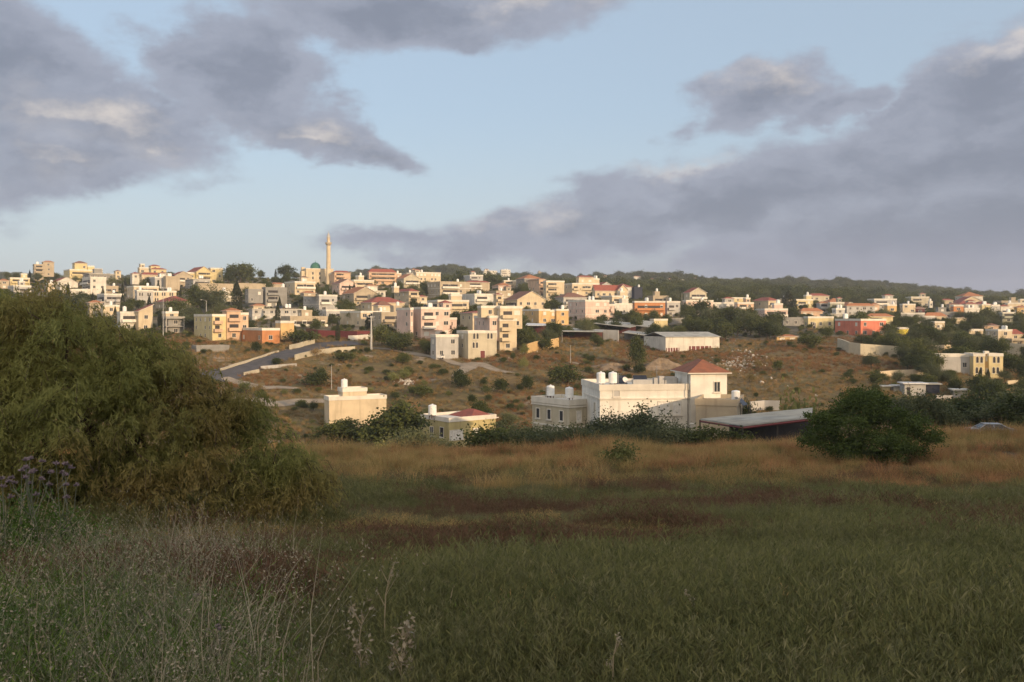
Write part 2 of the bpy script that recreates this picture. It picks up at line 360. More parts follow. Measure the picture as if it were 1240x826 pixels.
# ------------------------------------------------------------------ houses
def unit_window(kind):
    b = MB(); W2 = .5
    pane = {'dark': 1, 'shut': 2, 'arch': 1}[kind]
    if kind == 'arch':
        n = 8; pts = [(-W2, -.012, 0), (W2, -.012, 0)]+[(W2*math.cos(math.pi*i/n), -.012, .7+.3*math.sin(math.pi*i/n)) for i in range(n+1)]
        b.poly(pts, [tuple(range(len(pts)))], 1)
        out = [(-W2-.1, 0), (-W2-.1, .7)]+[(-(W2+.1)*math.cos(math.pi*i/n), .7+.37*math.sin(math.pi*i/n)) for i in range(n+1)]+[(W2+.1, 0)]
        inn = [(-W2, 0), (-W2, .7)]+[(-W2*math.cos(math.pi*i/n), .7+.3*math.sin(math.pi*i/n)) for i in range(n+1)]+[(W2, 0)]
        for i in range(len(out)-1):
            b.poly([(out[i][0], -.07, out[i][1]), (out[i+1][0], -.07, out[i+1][1]), (inn[i+1][0], -.07, inn[i+1][1]), (inn[i][0], -.07, inn[i][1])], [(0, 1, 2, 3)], 0)
        b.box(-.65, .65, -.1, 0, -.08, -.004, 0)
        return b.mesh('arched_window', [M['trim'], M['dark']])
    b.box(-W2, W2, -.02, 0.05, 0, 1, pane)
    for x0, x1, z0, z1 in ((-.57, -W2-.002, -.05, 1.06), (W2+.002, .57, -.05, 1.06), (-.498, .498, 1.002, 1.06), (-.498, .498, -.05, -.002)): b.box(x0, x1, -.07, 0, z0, z1, 0)
    b.box(-.62, .62, -.14, 0, -.12, -.052, 0)
    if kind == 'dark': b.box(-.03, .03, -.05, -.022, .002, .998, 0)
    else:
        for i in range(8): b.box(-.48, .48, -.035, -.022, .06+i*.115, .13+i*.115, 0)
    return b.mesh('window', [M['trim'], M['glass'], M['shutter']])
WIN = {k_: unit_window(k_) for k_ in ('dark', 'shut', 'arch')}
def tank_mesh():
    b = MB(); b.lathe(0, 0, [(.0, .45), (.55, .45), (.58, .5), (.58, 1.75), (.5, 1.85), (.12, 1.95), (.12, 2.02)], 14, 0)
    for a in range(4):
        x = .42*math.cos(a*math.pi/2+.78); y = .42*math.sin(a*math.pi/2+.78); b.box(x-.04, x+.04, y-.04, y+.04, 0, .46, 1)
    b.lathe(0, 0, [(.0, .44), (.5, .44), (.5, .449)], 10, 1)
    return b.mesh('water_tank', [M['tank'], M['tankband']])
TANK = tank_mesh()
def panel_mesh():
    b = MB(); v = [(-.95, 0, .25), (.95, 0, .25), (.95, 1.1, 1.25), (-.95, 1.1, 1.25), (-.95, .05, .17), (.95, .05, .17), (.95, 1.15, 1.17), (-.95, 1.15, 1.17)]
    b.poly(v, [(0, 1, 2, 3)], 0); b.poly(v, [(4, 7, 6, 5), (0, 4, 5, 1), (1, 5, 6, 2), (2, 6, 7, 3), (3, 7, 4, 0)], 1)
    for x in (-.85, .85): b.box(x-.03, x+.03, 1.02, 1.08, 0, 1.12, 1); b.box(x-.03, x+.03, .08, .14, 0, .22, 1)
    return b.mesh('solar_panel', [M['panel'], M['metal']])
PANEL = panel_mesh()
def hip(b, x0, x1, y0, y1, z, rise, mi=0, ov=.5):
    x0 -= ov; x1 += ov; y0 -= ov; y1 += ov; w = x1-x0; d = y1-y0; th = .14
    if w >= d: r0 = (x0+d/2, (y0+y1)/2, z+rise); r1 = (x1-d/2, (y0+y1)/2, z+rise); F_ = [(4, 5, 9, 8), (5, 6, 9), (6, 7, 8, 9), (7, 4, 8)]
    else: r0 = ((x0+x1)/2, y0+w/2, z+rise); r1 = ((x0+x1)/2, y1-w/2, z+rise); F_ = [(4, 5, 8), (5, 6, 9, 8), (6, 7, 9), (7, 4, 8, 9)]
    pts = [(x0, y0, z), (x1, y0, z), (x1, y1, z), (x0, y1, z), (x0, y0, z+th), (x1, y0, z+th), (x1, y1, z+th), (x0, y1, z+th), r0, r1]
    b.poly(pts, F_, mi); b.poly(pts, [(0, 3, 2, 1), (0, 1, 5, 4), (1, 2, 6, 5), (2, 3, 7, 6), (3, 0, 4, 7)], mi+1)
def gable(b, x0, x1, y0, y1, z, rise, end_front, ov=.45):
    th = .15
    if end_front: xm = (x0+x1)/2; A_ = [(x0-ov, z-.1), (xm, z+rise), (x1+ov, z-.1)]; P = lambda u, zz, yy: (u, yy, zz); lo, hi = y0-ov, y1+ov
    else: ym = (y0+y1)/2; A_ = [(y0-ov, z-.1), (ym, z+rise), (y1+ov, z-.1)]; P = lambda u, zz, xx: (xx, u, zz); lo, hi = x0-ov, x1+ov
    for (u0, z0), (u1, z1) in ((A_[0], A_[1]), (A_[1], A_[2])):
        pts = [P(u0, z0, lo), P(u1, z1, lo), P(u1, z1, hi), P(u0, z0, hi)]; up = [P(u0, z0+th, lo), P(u1, z1+th, lo), P(u1, z1+th, hi), P(u0, z0+th, hi)]
        b.poly(pts+up, [(4, 5, 6, 7)], 0); b.poly(pts+up, [(3, 2, 1, 0), (0, 1, 5, 4), (1, 2, 6, 5), (2, 3, 7, 6), (3, 0, 4, 7)], 1)
HBOX = []; REFS = []
RG = dict(A=(0,270,5.162), B=(200,270,5.162), C=(400,290,5.162), D=(600,310,5.9), E=(760,310,5.9), Fz=(920,320,5.9), G=(1080,330,6.356),
          Y=(380,430,5.167), X=(620,420,5.9), W=(800,420,5.9), V=(960,400,4.43), U=(230,400,5.505), RA=(480,340,6.889), RB=(1060,330,6.889), RC=(860,330,6.2), P=(0,0,1))
def pix(rg, x, y): o = RG[rg]; return o[0]+x/o[2], o[1]+y/o[2]
def house(name, rg, blocks, color, label, ref, cat='house', teff=25, group=None, ymin=140, ymax=690, Y=None, roof='redtile', tanks=None, detail=1.0, t=None, doors=()):
    rs = random.Random(hash(label) % 1000003 if False else sum(ord(ch)*(i+7) for i, ch in enumerate(label)))
    x_, y_ = pix(rg, blocks[0][1], blocks[0][4])
    if Y is None: P0_ = ground(x_, y_, ymin, ymax)
    else: kk = (x_-CX)/F; P0_ = Vector((kk*Y, Y, -(y_-HOR)/F*Y))
    azp = math.atan2(P0_.x, P0_.y)
    if t is None: t = min(R(teff)-0+azp*1.0, R(38)) if False else min(R(teff)-azp, R(38))
    else: t = R(t)
    ct, st = math.cos(t), math.sin(t); zb = P0_.z
    root = empty(name, tuple(P0_), t)
    tag(root, label, cat, group)
    walls = {}; solids = []
    blocks = [list(b_)+['']*(6-len(b_)) if len(b_) < 6 else list(b_) for b_ in blocks]
    if 'b' not in blocks[0][5] and 'n' not in blocks[0][5] and 'a' not in blocks[0][5] and 'o' not in blocks[0][5] and (blocks[0][4]-blocks[0][3])/RG[rg][2]*P0_.y/F > 5 and rs.random() < .5: blocks[0][5] += 'b'+rs.choice(['', 'w', 'B'])
    fb_ = blocks[0]
    if len(blocks) == 1 and not any(ch in fb_[5] for ch in 'hgGmon') and (fb_[2]-fb_[1])/RG[rg][2]*P0_.y/F > 7 and rs.random() < .65:
        w_ = fb_[2]-fb_[1]; x0_ = fb_[1]+w_*rs.uniform(.05, .6); x1_ = x0_+w_*rs.uniform(.25, .38); hh_ = 2.4*F/P0_.y*RG[rg][2]
        blocks.append([x0_, x0_, x1_, fb_[3]-hh_, fb_[3], rs.choice(['', 'h', 'h', 'n']), {'o': 1.5, 'd': 3.5, 'rise': 1.0}])
    allx = []; ally = []
    first = True
    for blk in blocks:
        xa, xb, xc, yt, yb = blk[:5]; fl = blk[5] if len(blk) > 5 else ''; op = blk[6] if len(blk) > 6 else {}
        (pa, pt), (pb, pbs), (pc, _) = pix(rg, xa, yt), pix(rg, xb, yb), pix(rg, xc, yb)
        allx += [pa, pc]; ally += [pt, pbs]
        o = op.get('o', 0.0 if first else .25)
        kk = (pb-CX)/F; y0 = P0_.y
        u0 = (kk*(y0+o*ct)-P0_.x+o*st)/(ct-kk*st)
        kc = (pc-CX)/F; u1 = (kc*(y0+o*ct)-P0_.x+o*st)/(ct-kc*st)
        xc_, yc_ = P0_.x+u0*ct-o*st, P0_.y+u0*st+o*ct
        W = u1-u0
        if 'd' in op: Dp = op['d']
        elif pb-pa > .3:
            ka = (pa-CX)/F; den = st+ka*ct
            Dp = (xc_-ka*yc_)/den if den > .03 else 8
        else: Dp = W*.8
        if 'd' not in op: Dp = min(max(Dp, min(4, W)), 17)
        if not first and 'd' not in op and pb-pa <= .3: Dp = min(Dp, 9)
        zt = (HOR-pt)/F*yc_-P0_.z; zl = (HOR-pbs)/F*yc_-P0_.z
        c = op.get('c', color); mb = walls.setdefault(c, MB())
        z0 = zl-3.0 if (first or zl < 1.0) else zl-.02*(len(solids)+1)
        if 'u' in fl: z0 = zl
        x0, x1, yy0, yy1 = u0, u1, o, o+Dp
        Hh = zt-zl; ns = max(1, int(round(Hh/3.1)))
        if 'o' in fl:                                        # concrete frame with open storeys
            fh = Hh/ns
            for i in range(ns+1):
                mb.box(x0, x1, yy0, yy1, zl+i*fh-.13, zl+i*fh+.13)
            nx = max(2, int(W/3.6)+1)
            for i in range(nx):
                cx_ = x0+.2+(W-.4)*i/(nx-1)
                mb.box(cx_-.17, cx_+.17, yy0+.08, yy0+.42, z0 if i in (0, nx-1) else zl, zt-.14)
            mb.box(x0+.08, x0+.42, yy0+Dp*.5-.17, yy0+Dp*.5+.17, zl, zt-.14); mb.box(x0+.08, x0+.42, yy1-.42, yy1-.08, zl, zt-.14)
            wi = walls.setdefault(op.get('ci', 'grey'), MB()); wi.box(x0+1.2, x1-.15, yy0+1.5, yy1-.15, z0, zt-.14)
            rr_ = yy0+1.5
            for i in range(ns):
                for q in range(max(1, int(W/3.6))):
                    w_ = obj('window', WIN['dark'], root, (x0+1.8+(W-2.4)*(q+.5)/max(1, int(W/3.6)), rr_, zl+i*fh+.9)); w_.scale = (1.3, 1, 1.2)
        else:
            mb.box(x0, x1, yy0, yy1, z0, zt)
            if 'n' not in fl:
                fh = Hh/ns; nb = max(1, int(W/3.4*detail)); kinds = ['dark', 'dark', 'dark', 'shut'] if op.get('sh') is None else ['shut']
                for i in range(ns):
                    kd = rs.choice(kinds)
                    for q in range(nb):
                        if rs.random() < .22 and nb > 1: continue
                        cx_ = x0+W*(q+.5)/nb+rs.uniform(-.15, .15)
                        zc = zl+i*fh+fh*.33; ww = rs.choice([1.0, 1.2, 1.2, 1.7]); hh = min(1.25, fh*.45)
                        if 'a' in fl:
                            for dx in (-.55, .55): w_ = obj('window', WIN['arch'], root, (cx_+dx, yy0, zc-.1)); w_.scale = (.7, 1, 1.7)
                            continue
                        if 'b' in fl and i > 0 and q % 2 == 0: continue
                        if W < 1.4: ww = .6
                        w_ = obj('window', WIN[kd], root, (cx_, yy0, zc)); w_.scale = (ww, 1, hh)
                    nd = max(1, int(Dp/4.2*detail))
                    if t+azp > R(6):
                        for q in range(nd):
                            if rs.random() < .3: continue
                            w_ = obj('window', WIN[rs.choice(['dark', 'dark', 'shut'])], root, (x0, yy0+Dp*(q+.5)/nd, zl+i*fh+fh*.33)); w_.rotation_euler = (0, 0, -math.pi/2); w_.scale = (1.0, 1, min(1.2, fh*.42))
            if 'b' in fl:
                fh = Hh/ns
                for i in range(1 if ns > 1 else 0, ns):
                    bb = MB(); bx0 = x0+W*.06; bx1 = x0+W*(.62 if 'B' not in fl else .97); zz = zl+i*fh
                    bb.box(bx0, bx1, yy0-1.4, yy0-.004, zz-.12, zz+.06, 0); bb.box(bx0, bx1, yy0-1.4, yy0-1.28, zz+.062, zz+1.0, 0)
                    bb.box(bx0, bx0+.12, yy0-1.276, yy0-.004, zz+.062, zz+1.0, 0); bb.box(bx1-.12, bx1, yy0-1.276, yy0-.004, zz+.062, zz+1.0, 0)
                    bb.box(bx0+.6, bx1-.6, yy0-.05, yy0-.006, zz+.07, zz+2.15, 1)
                    bb.build('balcony', [M['trim'] if 'w' in fl else M[color if color in M else 'trim'], M['dark']], root)
        if 'L' in fl:                                        # balconies along the left face
            fh = Hh/ns
            for i in range(ns):
                bb = MB(); zz = zl+i*fh
                bb.box(x0-1.3, x0-.004, yy0+.3, yy1-.3, zz-.12, zz+.06, 0); bb.box(x0-1.3, x0-1.18, yy0+.3, yy1-.3, zz+.062, zz+1.0, 0)
                bb.box(x0-.05, x0-.006, yy0+1, yy1-1, zz+.07, zz+2.1, 1)
                bb.build('balcony', [M['trim'], M['dark']], root)
        if 'l' in fl:
            lb = MB(); fh = Hh/ns
            for i in range(1, ns): lb.box(x0-.13, x1+.13, yy0-.13, yy1+.13, zl+i*fh-.14, zl+i*fh+.12)
            if ns > 1: lb.build('floor_band', [M['trim']], root)
        rt = op.get('r', roof)
        rb = MB(); span = min(W, Dp)
        if 'h' in fl: hip(rb, x0, x1, yy0, yy1, zt+.003, op.get('rise', span*.24+.2)); rb.build('roof', [M[rt], M['trim']], root); topz = None
        elif 'g' in fl or 'G' in fl:
            e = 'G' in fl; rise = op.get('rise', (W if e else Dp)*.26)
            if e: mb.poly([(x0, yy0, zt), (x1, yy0, zt), ((x0+x1)/2, yy0, zt+rise-.02), (x0, yy1, zt), (x1, yy1, zt), ((x0+x1)/2, yy1, zt+rise-.02)], [(0, 1, 2), (5, 4, 3)])
            else: mb.poly([(x0, yy0, zt), (x0, yy1, zt), (x0, (yy0+yy1)/2, zt+rise-.02), (x1, yy0, zt), (x1, yy1, zt), (x1, (yy0+yy1)/2, zt+rise-.02)], [(2, 1, 0), (3, 4, 5)])
            gable(rb, x0, x1, yy0, yy1, zt+.05, rise, e); rb.build('roof', [M[rt], M['trim']], root); topz = None
        elif 'm' in fl:                                      # single slope rising to the right
            rise = op.get('rise', 1.6)
            pts = [(x0-.4, yy0-.4, zt+.05), (x1+.4, yy0-.4, zt+rise), (x1+.4, yy1+.4, zt+rise), (x0-.4, yy1+.4, zt+.05)]; up = [(a_, b_, c_+.18) for a_, b_, c_ in pts]
            rb.poly(pts+up, [(4, 5, 6, 7)], 0); rb.poly(pts+up, [(3, 2, 1, 0), (0, 1, 5, 4), (1, 2, 6, 5), (2, 3, 7, 6), (3, 0, 4, 7)], 1)
            mb.poly([(x0, yy0, zt), (x1, yy0, zt), (x1, yy0, zt+rise-.05), (x0, yy0, zt+.04), (x0, yy1, zt), (x1, yy1, zt), (x1, yy1, zt+rise-.05), (x0, yy1, zt+.04)], [(0, 1, 2, 3), (7, 6, 5, 4), (1, 5, 6, 2)])
            rb.build('roof', [M[rt], M['trim']], root); topz = None
        elif 's' in fl:
            rb.box(x0-.5, x1+.5, yy0-.6, yy1+.4, zt+.002, zt+.26); rb.build('roof', [M[op.get('r', 'trim')]], root); topz = zt+.26
        else:
            pm = op.get('pc', c if c in ('grey', 'concrete', 'tan', 'maroon', 'navy') else 'trim')
            q = .1; th = .18; ph = .55
            for a_ in ((x0-q, x1+q, yy0-q, yy0-q+th), (x0-q, x1+q, yy1+q-th, yy1+q), (x0-q, x0-q+th, yy0-q+th, yy1+q-th), (x1+q-th, x1+q, yy0-q+th, yy1+q-th)): rb.box(*a_, zt-.25, zt+ph)
            rb.box(x0-q+th+.003, x1+q-th-.003, yy0-q+th+.003, yy1+q-th-.003, zt+.002, zt+.06)
            rb.build('parapet', [M[pm]], root); topz = zt+.06
        if topz is not None: solids.append((x0, x1, yy0, yy1, topz))
        first = False
    for c, mb in walls.items():
        if mb.f: mb.build('wall', [M[c]], root)
    for (fu, w_, h_, dm) in doors:
        x0, x1, yy0, yy1, _ = solids[0] if solids else (0, 5, 0, 5, 0)
        d_ = MB(); d_.box(0, w_, -.06, -.003, 0, h_, 0); d_.box(-.12, -.003, -.1, -.003, 0, h_+.12, 1); d_.box(w_+.003, w_+.12, -.1, -.003, 0, h_+.12, 1); d_.box(0, w_, -.1, -.003, h_+.003, h_+.12, 1)
        d_.build('door', [M[dm], M['trim']], root, (x0+(x1-x0)*fu, yy0, .1))
    if tanks is None: tanks = rs.choice([0, 1, 1, 2, 2]) if solids else 0
    if solids and isinstance(tanks, int):
        x0, x1, yy0, yy1, tz = max(solids, key=lambda s_: s_[4])
        for i in range(tanks):
            f_ = .15+.7*rs.random(); w_ = obj('water_tank', TANK, root, (x0+.9+(x1-x0-1.8)*f_, yy0+1.0+min(3, (yy1-yy0)*.4)*rs.random(), tz)); 
            if P0_.y > 380: w_.scale = (1.1, 1.1, 1.1)
        if tanks and x1-x0 > 5 and rs.random() < .7: obj('solar_panel', PANEL, root, (x0+(x1-x0)*rs.uniform(.3, .7), yy0+2.5, tz))
    elif solids:
        for (si, fu, fv, sc_) in tanks:
            x0, x1, yy0, yy1, tz = solids[si]; w_ = obj('water_tank', TANK, root, (x0+(x1-x0)*fu, yy0+(yy1-yy0)*fv, tz)); w_.scale = (sc_,)*3
    bx = (min(allx), max(allx), min(ally), max(ally)); HBOX.append((bx, P0_.y)); REFS.append(((bx[0]+bx[1])/2, (bx[2]+bx[3])/2, ref, P0_.y))
    return root
H = house
# --- western heights
H('house','A',[(205,215,272,262,335,''),(262,270,338,245,335,'h',{'o':1.5})],'tan','tan house with small orange-roofed tower at the far left of the skyline','the orange-towered tan house',roof='orangetile',ymax=640)
H('apartment_block','A',[(398,436,592,294,362,'l'),(460,467,545,252,294,'h',{'o':1,'d':6}),(545,548,590,272,294,'n',{'o':1.5,'c':'yellow'}),(592,594,640,290,350,'')],'yellow','long pale yellow block on the skyline with a brown hip-roofed tower on top','the yellow block with the brown-roofed tower',cat='apartment block',roof='browntile',ymax=600,tanks=0)
H('house','A',[(455,565,664,342,458,'Lw'),(438,440,564,418,470,'n',{'o':.6})],'white','bright white two-storey house with red roof edges and shaded side balconies','the white house with red roof edges',roof='redtile',teff=48,tanks=0)
H('house','A',[(288,300,366,380,436,'')],'cream','small cream flat-roofed house just left of the white two-storey house','the small cream house')
H('house','A',[(372,376,446,372,440,'m')],'white','low white single-slope house between the small cream house and the white two-storey house','the white single-slope house',roof='sheetwhite')
H('house','A',[(-20,-4,58,362,412,'h')],'tan','tan house with brown hip roof at the left edge of the photo','the hip-roofed house at the left edge',roof='orangetile')
H('house','A',[(56,64,186,346,404,'')],'yellow','pale yellow flat house showing just above the big feathery tree','the yellow house above the feathery tree')
H('house','A',[(634,646,746,520,612,'')],'cream','cream flat-roofed cube house right at the edge of the feathery tree','the cream cube house',tanks=1)
H('house','A',[(553,560,642,500,600,'h')],'tan','tan house with orange hip roof partly behind the feathery tree','the orange-hipped tan house',roof='orangetile')
H('house','A',[(745,752,860,563,676,'bBw')],'white','modern white house with dark balcony bands and a white tank on its roof','the modern white house',tanks=[(0,.3,.3,1.2)])
H('house','A',[(855,866,955,556,684,'m',{'rise':2.6})],'cream','tall narrow cream house with red single-slope roof beside the modern white house','the cream house with the sloped red roof',tanks=0)
H('house','A',[(842,956,1092,430,500,'a',{}),(842,856,958,424,560,'a',{'o':-.5,'c':'palegrey'})],'cream','grey stone-faced house with pairs of arched windows and a cream right wing','the house with arched windows')
H('apartment_block','A',[(912,968,1086,342,428,''),],'palegrey','plain grey three-storey block below the red-roofed skyline houses','the plain grey block',cat='apartment block',tanks=1)
H('house','A',[(716,722,756,302,348,'h')],'cream','tiny cream cottage with brown hip roof among dark skyline trees','the tiny cream cottage',roof='browntile')
H('house','A',[(820,827,872,318,352,'h')],'white','small white house with red hip roof on the skyline','the small white red-roofed house',ymax=560)
H('house','A',[(866,872,942,282,318,'')],'cream','small pale flat house on the skyline left of the two-roofed house','the small pale skyline house',ymax=640,tanks=0)
H('house','A',[(936,944,1040,290,320,'h'),(936,942,1000,270,292,'h',{'o':2})],'yellow','yellow skyline house with two stepped red hip roofs','the yellow house with two red roofs',ymax=620,roof='redtile')
H('house','A',[(878,886,1042,324,350,'h',{'rise':1.6})],'cream','long low house with red roof strip below the skyline houses','the long low red-roofed house',ymax=560)
H('house','B',[(92,196,290,305,388,'G',{'rise':3.2}),(268,284,362,285,378,'',{'o':1}),(92,94,196,312,388,'',{'o':3})],'yellow','large pale yellow skyline house with red gable roof and flat right wing','the yellow gabled house',roof='redtile',tanks=0)
H('house','B',[(-4,4,92,338,432,'n')],'tan','plain tan unplastered house left below the yellow gabled house','the plain tan house')
H('house','B',[(-4,0,70,430,496,'')],'cream','small cream house with one dark window, below the plain tan house','the low cream house with one window')
H('long_building','B',[(200,206,426,382,475,'n'),(450,455,628,382,470,'n',{'o':1})],'tan','long low tan building half hidden behind a broad bushy tree','the long low tan building',cat='building',tanks=0)
H('house','B',[(610,628,762,408,532,''),(515,520,612,420,500,'',{'c':'grey','o':1})],'grey','grey unplastered house with small white windows and a white roof tank','the grey house with white windows',tanks=[(0,.85,.2,1.2)])
H('house','B',[(656,664,752,384,420,'h')],'tan','low tan house with brown-orange hip roof above the grey house','the low tan hip-roofed house',roof='orangetile')
H('house','B',[(545,552,632,520,560,'h')],'cream','cream house with a small orange hip roof between the grey house and the striped house','the cream house with the orange cap',roof='orangetile')
H('house','B',[(802,962,1076,455,560,'l',{}),(862,868,940,440,458,'h',{'o':2,'c':'tan','r':'orangetile'})],'palegrey','grey house with white floor bands, orange hip roof and pale right front','the grey house with white bands',tanks=1)
H('apartment_block','B',[(535,545,876,540,612,'sl'),(535,550,710,612,665,'o',{'o':.8})],'palegrey','wide grey flat-roofed building with projecting white floor slabs','the wide building with white slabs',cat='apartment block',tanks=2)
H('house','B',[(455,606,716,668,758,''),(712,722,806,622,728,'n',{'c':'ochre','o':2})],'orange','low brick-orange house with an ochre block on its right, above the road','the brick-orange house',tanks=0)
H('apartment_block','B',[(375,386,472,552,735,'h'),(470,472,520,570,735,'',{'o':1}),(118,295,386,580,732,'b',{'o':.6,'c':'yellow'})],'peach','peach and yellow house with orange-roofed stair tower and stacked balconies','the peach house with the orange-roofed tower',cat='apartment block',roof='orangetile',tanks=0)
H('house','B',[(0,6,122,594,700,'o'),(0,4,82,562,594,'',{'o':1,'c':'cream'})],'concrete','unfinished concrete frame house with open dark storeys, left of the peach house','the unfinished concrete house',tanks=1)
H('shed','B',[(186,196,400,778,810,'n',{'c':'grey'})],'grey','low grey shed with white sheet roof below the peach and yellow house','the white-roofed shed',cat='shed',tanks=0)
# --- ridge and centre
H('house','C',[(18,26,126,207,288,'h',{'rise':1.4})],'peach','peach cube house on the skyline right of the mosque','the peach cube house',ymax=640)
H('apartment_block','C',[(232,242,412,205,284,'h',{'rise':2.4}),(405,410,444,215,280,'',{'o':1.5})],'peach','long bright peach building with red hip roof on the skyline','the long bright peach building',cat='apartment block',ymax=620,teff=15)
H('house','C',[(520,536,690,208,288,''),(522,530,562,193,208,'h',{'o':1})],'cream','cream flat skyline building with a row of dark windows and small red-capped stair head','the cream skyline building',ymax=620,detail=1.4)
H('apartment_block','C',[(552,686,872,268,378,'l')],'tan','large tan block with dark shaded left side and one wide dark window band','the large tan block',cat='apartment block',tanks=1)
H('house','C',[(846,856,996,268,322,'h')],'tan','broad tan house under a dark red hip roof behind the large tan block','the broad dark-red-roofed house',ymax=600)
H('house','C',[(348,492,552,326,432,'h',{'rise':1.6}),(392,398,430,298,332,'n',{'o':3})],'cream','white-sided house with cream right front, small cream tower and red roof','the white-sided house with the small tower',roof='redtile')
H('house','C',[(548,556,604,360,420,'h'),(560,566,618,395,430,'',{'o':-2})],'cream','small cream stepped house with dark red roof above the tall cream block','the small stepped house')
H('house','C',[(20,190,382,455,545,''),(288,300,380,415,455,'h',{'o':3,'rise':2})],'cream','long low house, grey left and cream right, with a red pyramid roof on top','the long low house with the red pyramid',tanks=1,roof='browntile',teff=30)
H('apartment_block','C',[(512,568,702,432,622,''),(698,702,746,436,612,'',{'o':.5}),(742,746,790,498,612,'b',{'o':1.2}),(415,500,518,436,622,'',{'o':1,'c':'pink'}),(700,706,760,400,436,'h',{'o':2,'rise':1.2})],'pink','tall pinkish cream apartment block with stepped right wing and pairs of white shutters','the tall pinkish apartment block',cat='apartment block',roof='redtile',teff=28)
H('house','C',[(792,862,1040,582,752,'a',{}),(650,660,800,606,745,'',{'o':3,'c':'palegrey'})],'stone','pale yellow stone house with pairs of arched windows and a dark red door','the stone house with arched windows',tanks=0,doors=[(.42,1.5,2.4,'darkred')])
H('house','C',[(760,902,1038,345,425,'',{}),(1036,1040,1082,350,425,'n',{'o':.6})],'white','white flat-roofed house with a wide dark red window, high above the tall cream flats','the white house with the red window',tanks=2)
H('house','C',[(812,890,1000,462,572,'h',{'rise':1.0}),(898,990,1064,485,600,'',{'o':-3,'c':'cream'})],'cream','cream house with thin red roof edge and a grey-sided lower block in front','the cream house with thin red eaves',tanks=1)
H('apartment_block','RA',[(815,862,1004,330,588,'b'),(838,866,1050,225,400,'b',{'o':.15}),(700,708,862,222,305,'',{'o':3.0}),(640,778,862,305,500,'',{'o':1.2,'c':'pink'})],'cream','tall stepped cream apartment block in full sun with a balustraded roof terrace','the tall stepped cream block',cat='apartment block',tanks=0,teff=18)
H('house','D',[(0,6,50,278,370,'h')],'cream','narrow cream house with red hip roof behind the tall stepped cream block','the narrow cream house',ymax=450)
H('house','D',[(232,312,356,168,296,'h',{'rise':.9})],'peach','tall narrow house, grey left side and sunlit orange front, near the ridge','the tall narrow orange-lit house',roof='orangetile',ymax=560)
H('house','D',[(350,362,492,182,298,'')],'cream','plain cream flat cube house with three white windows near the ridge','the plain cream cube',ymax=540,tanks=0)
H('house','D',[(50,60,170,178,234,''),(40,48,114,238,290,'',{'o':-4,'c':'white'})],'cream','cream flat house with a small white annexe below it, among dark trees','the cream house with the white annexe')
H('house','D',[(494,548,622,200,285,'b'),(584,592,742,200,285,'b',{'o':1}),(588,596,700,152,200,'h',{'o':2}),(696,700,742,166,200,'n',{'o':3})],'cream','cream villa with balconies and a stepped red hip roof near the ridge','the villa with the stepped red roof',cat='villa',ymax=560)
H('house','D',[(866,878,944,245,305,'G',{'rise':3.0}),(700,712,878,250,298,'g',{'o':2.5,'rise':3.2})],'cream','long red-roofed house with a white gable end facing the valley','the long red-roofed gabled house',roof='redtile',ymax=520)
H('house','D',[(518,642,812,322,470,'l'),(808,812,850,352,440,'b',{'o':1})],'pink','square peach-cream house with grey left side and a low balconied annexe','the square peach-cream house',tanks=2,teff=28)
H('house','D',[(190,310,390,388,486,''),(386,388,436,395,486,'',{'o':1.6}),(434,436,522,388,500,'',{'o':.4})],'ochre','yellow-ochre house with arched bays and a dark grey left side','the ochre house with arched bays',tanks=1)
H('house','E',[(40,50,268,330,445,'bB')],'orange','orange terracotta-coloured house with pale arcade balconies','the orange arcade house',tanks=2,teff=15)
H('house','E',[(-100,-92,46,345,415,'')],'white','white-grey flat house between the square peach-cream house and the orange arcade house','the white-grey flat house',tanks=1)
H('water_tower','E',[(38,48,106,228,320,'n')],'navy','dark blue boxy tower rising behind the orange arcade house','the dark blue boxy tower',cat='tower',tanks=1)
H('house','E',[(268,282,376,330,440,'')],'palegrey','grey flat house right of the orange arcade house','the grey flat house',tanks=1)
H('house','E',[(176,188,286,458,512,'n')],'yellow','small pale yellow hut below the orange arcade house','the small yellow hut',tanks=0,cat='hut')
H('carport','E',[(286,292,412,452,492,'n',{'c':'grey'})],'grey','low grey carport with white end wall right of the small yellow hut','the low grey carport',tanks=0,cat='carport')
H('house','E',[(406,418,612,322,402,''),(468,474,572,400,425,'n',{'o':-1,'c':'cream'})],'pink','wide pinkish cream house with a low front porch behind the broad trees','the wide pinkish house',tanks=2)
H('house','E',[(600,608,782,338,400,'')],'palegrey','pale grey terrace house between the wide pinkish house and the peach porch house','the pale grey terrace house',tanks=1)
H('house','E',[(770,786,902,338,418,'bw')],'peach','peach and cream house with a white porch band above the tree belt','the peach porch house',tanks=1)
H('house','E',[(650,656,692,312,338,''),(724,728,846,302,330,'',{'o':2})],'yellow','pair of sunlit yellow upper storeys peeping over the pale grey terrace house','the sunlit yellow storeys',ymax=560,tanks=0)
H('house','Fz',[(-60,62,146,262,345,'h')],'cream','cream house with bright red hip roof beside the tall dark conifer','the bright red-roofed house',roof='redtile',teff=40)
H('house','Fz',[(248,262,382,256,335,'')],'yellow','sunlit yellow flat house right of the tall dark conifer','the sunlit yellow flat house',tanks=1)
H('house','Fz',[(282,296,450,340,372,'h',{'rise':2.0})],'peach','low cottage under a broad orange hip roof in front of the sunlit yellow flat house','the orange-roofed cottage',roof='orangetile')
H('house','Fz',[(420,428,492,280,352,'h')],'palegrey','shaded grey house with dull orange roof left of the olive cube house','the shaded grey house',roof='orangetile')
H('house','Fz',[(492,504,604,278,366,'')],'olive','olive-grey cube house with two dark square windows','the olive cube house',tanks=0,teff=14)
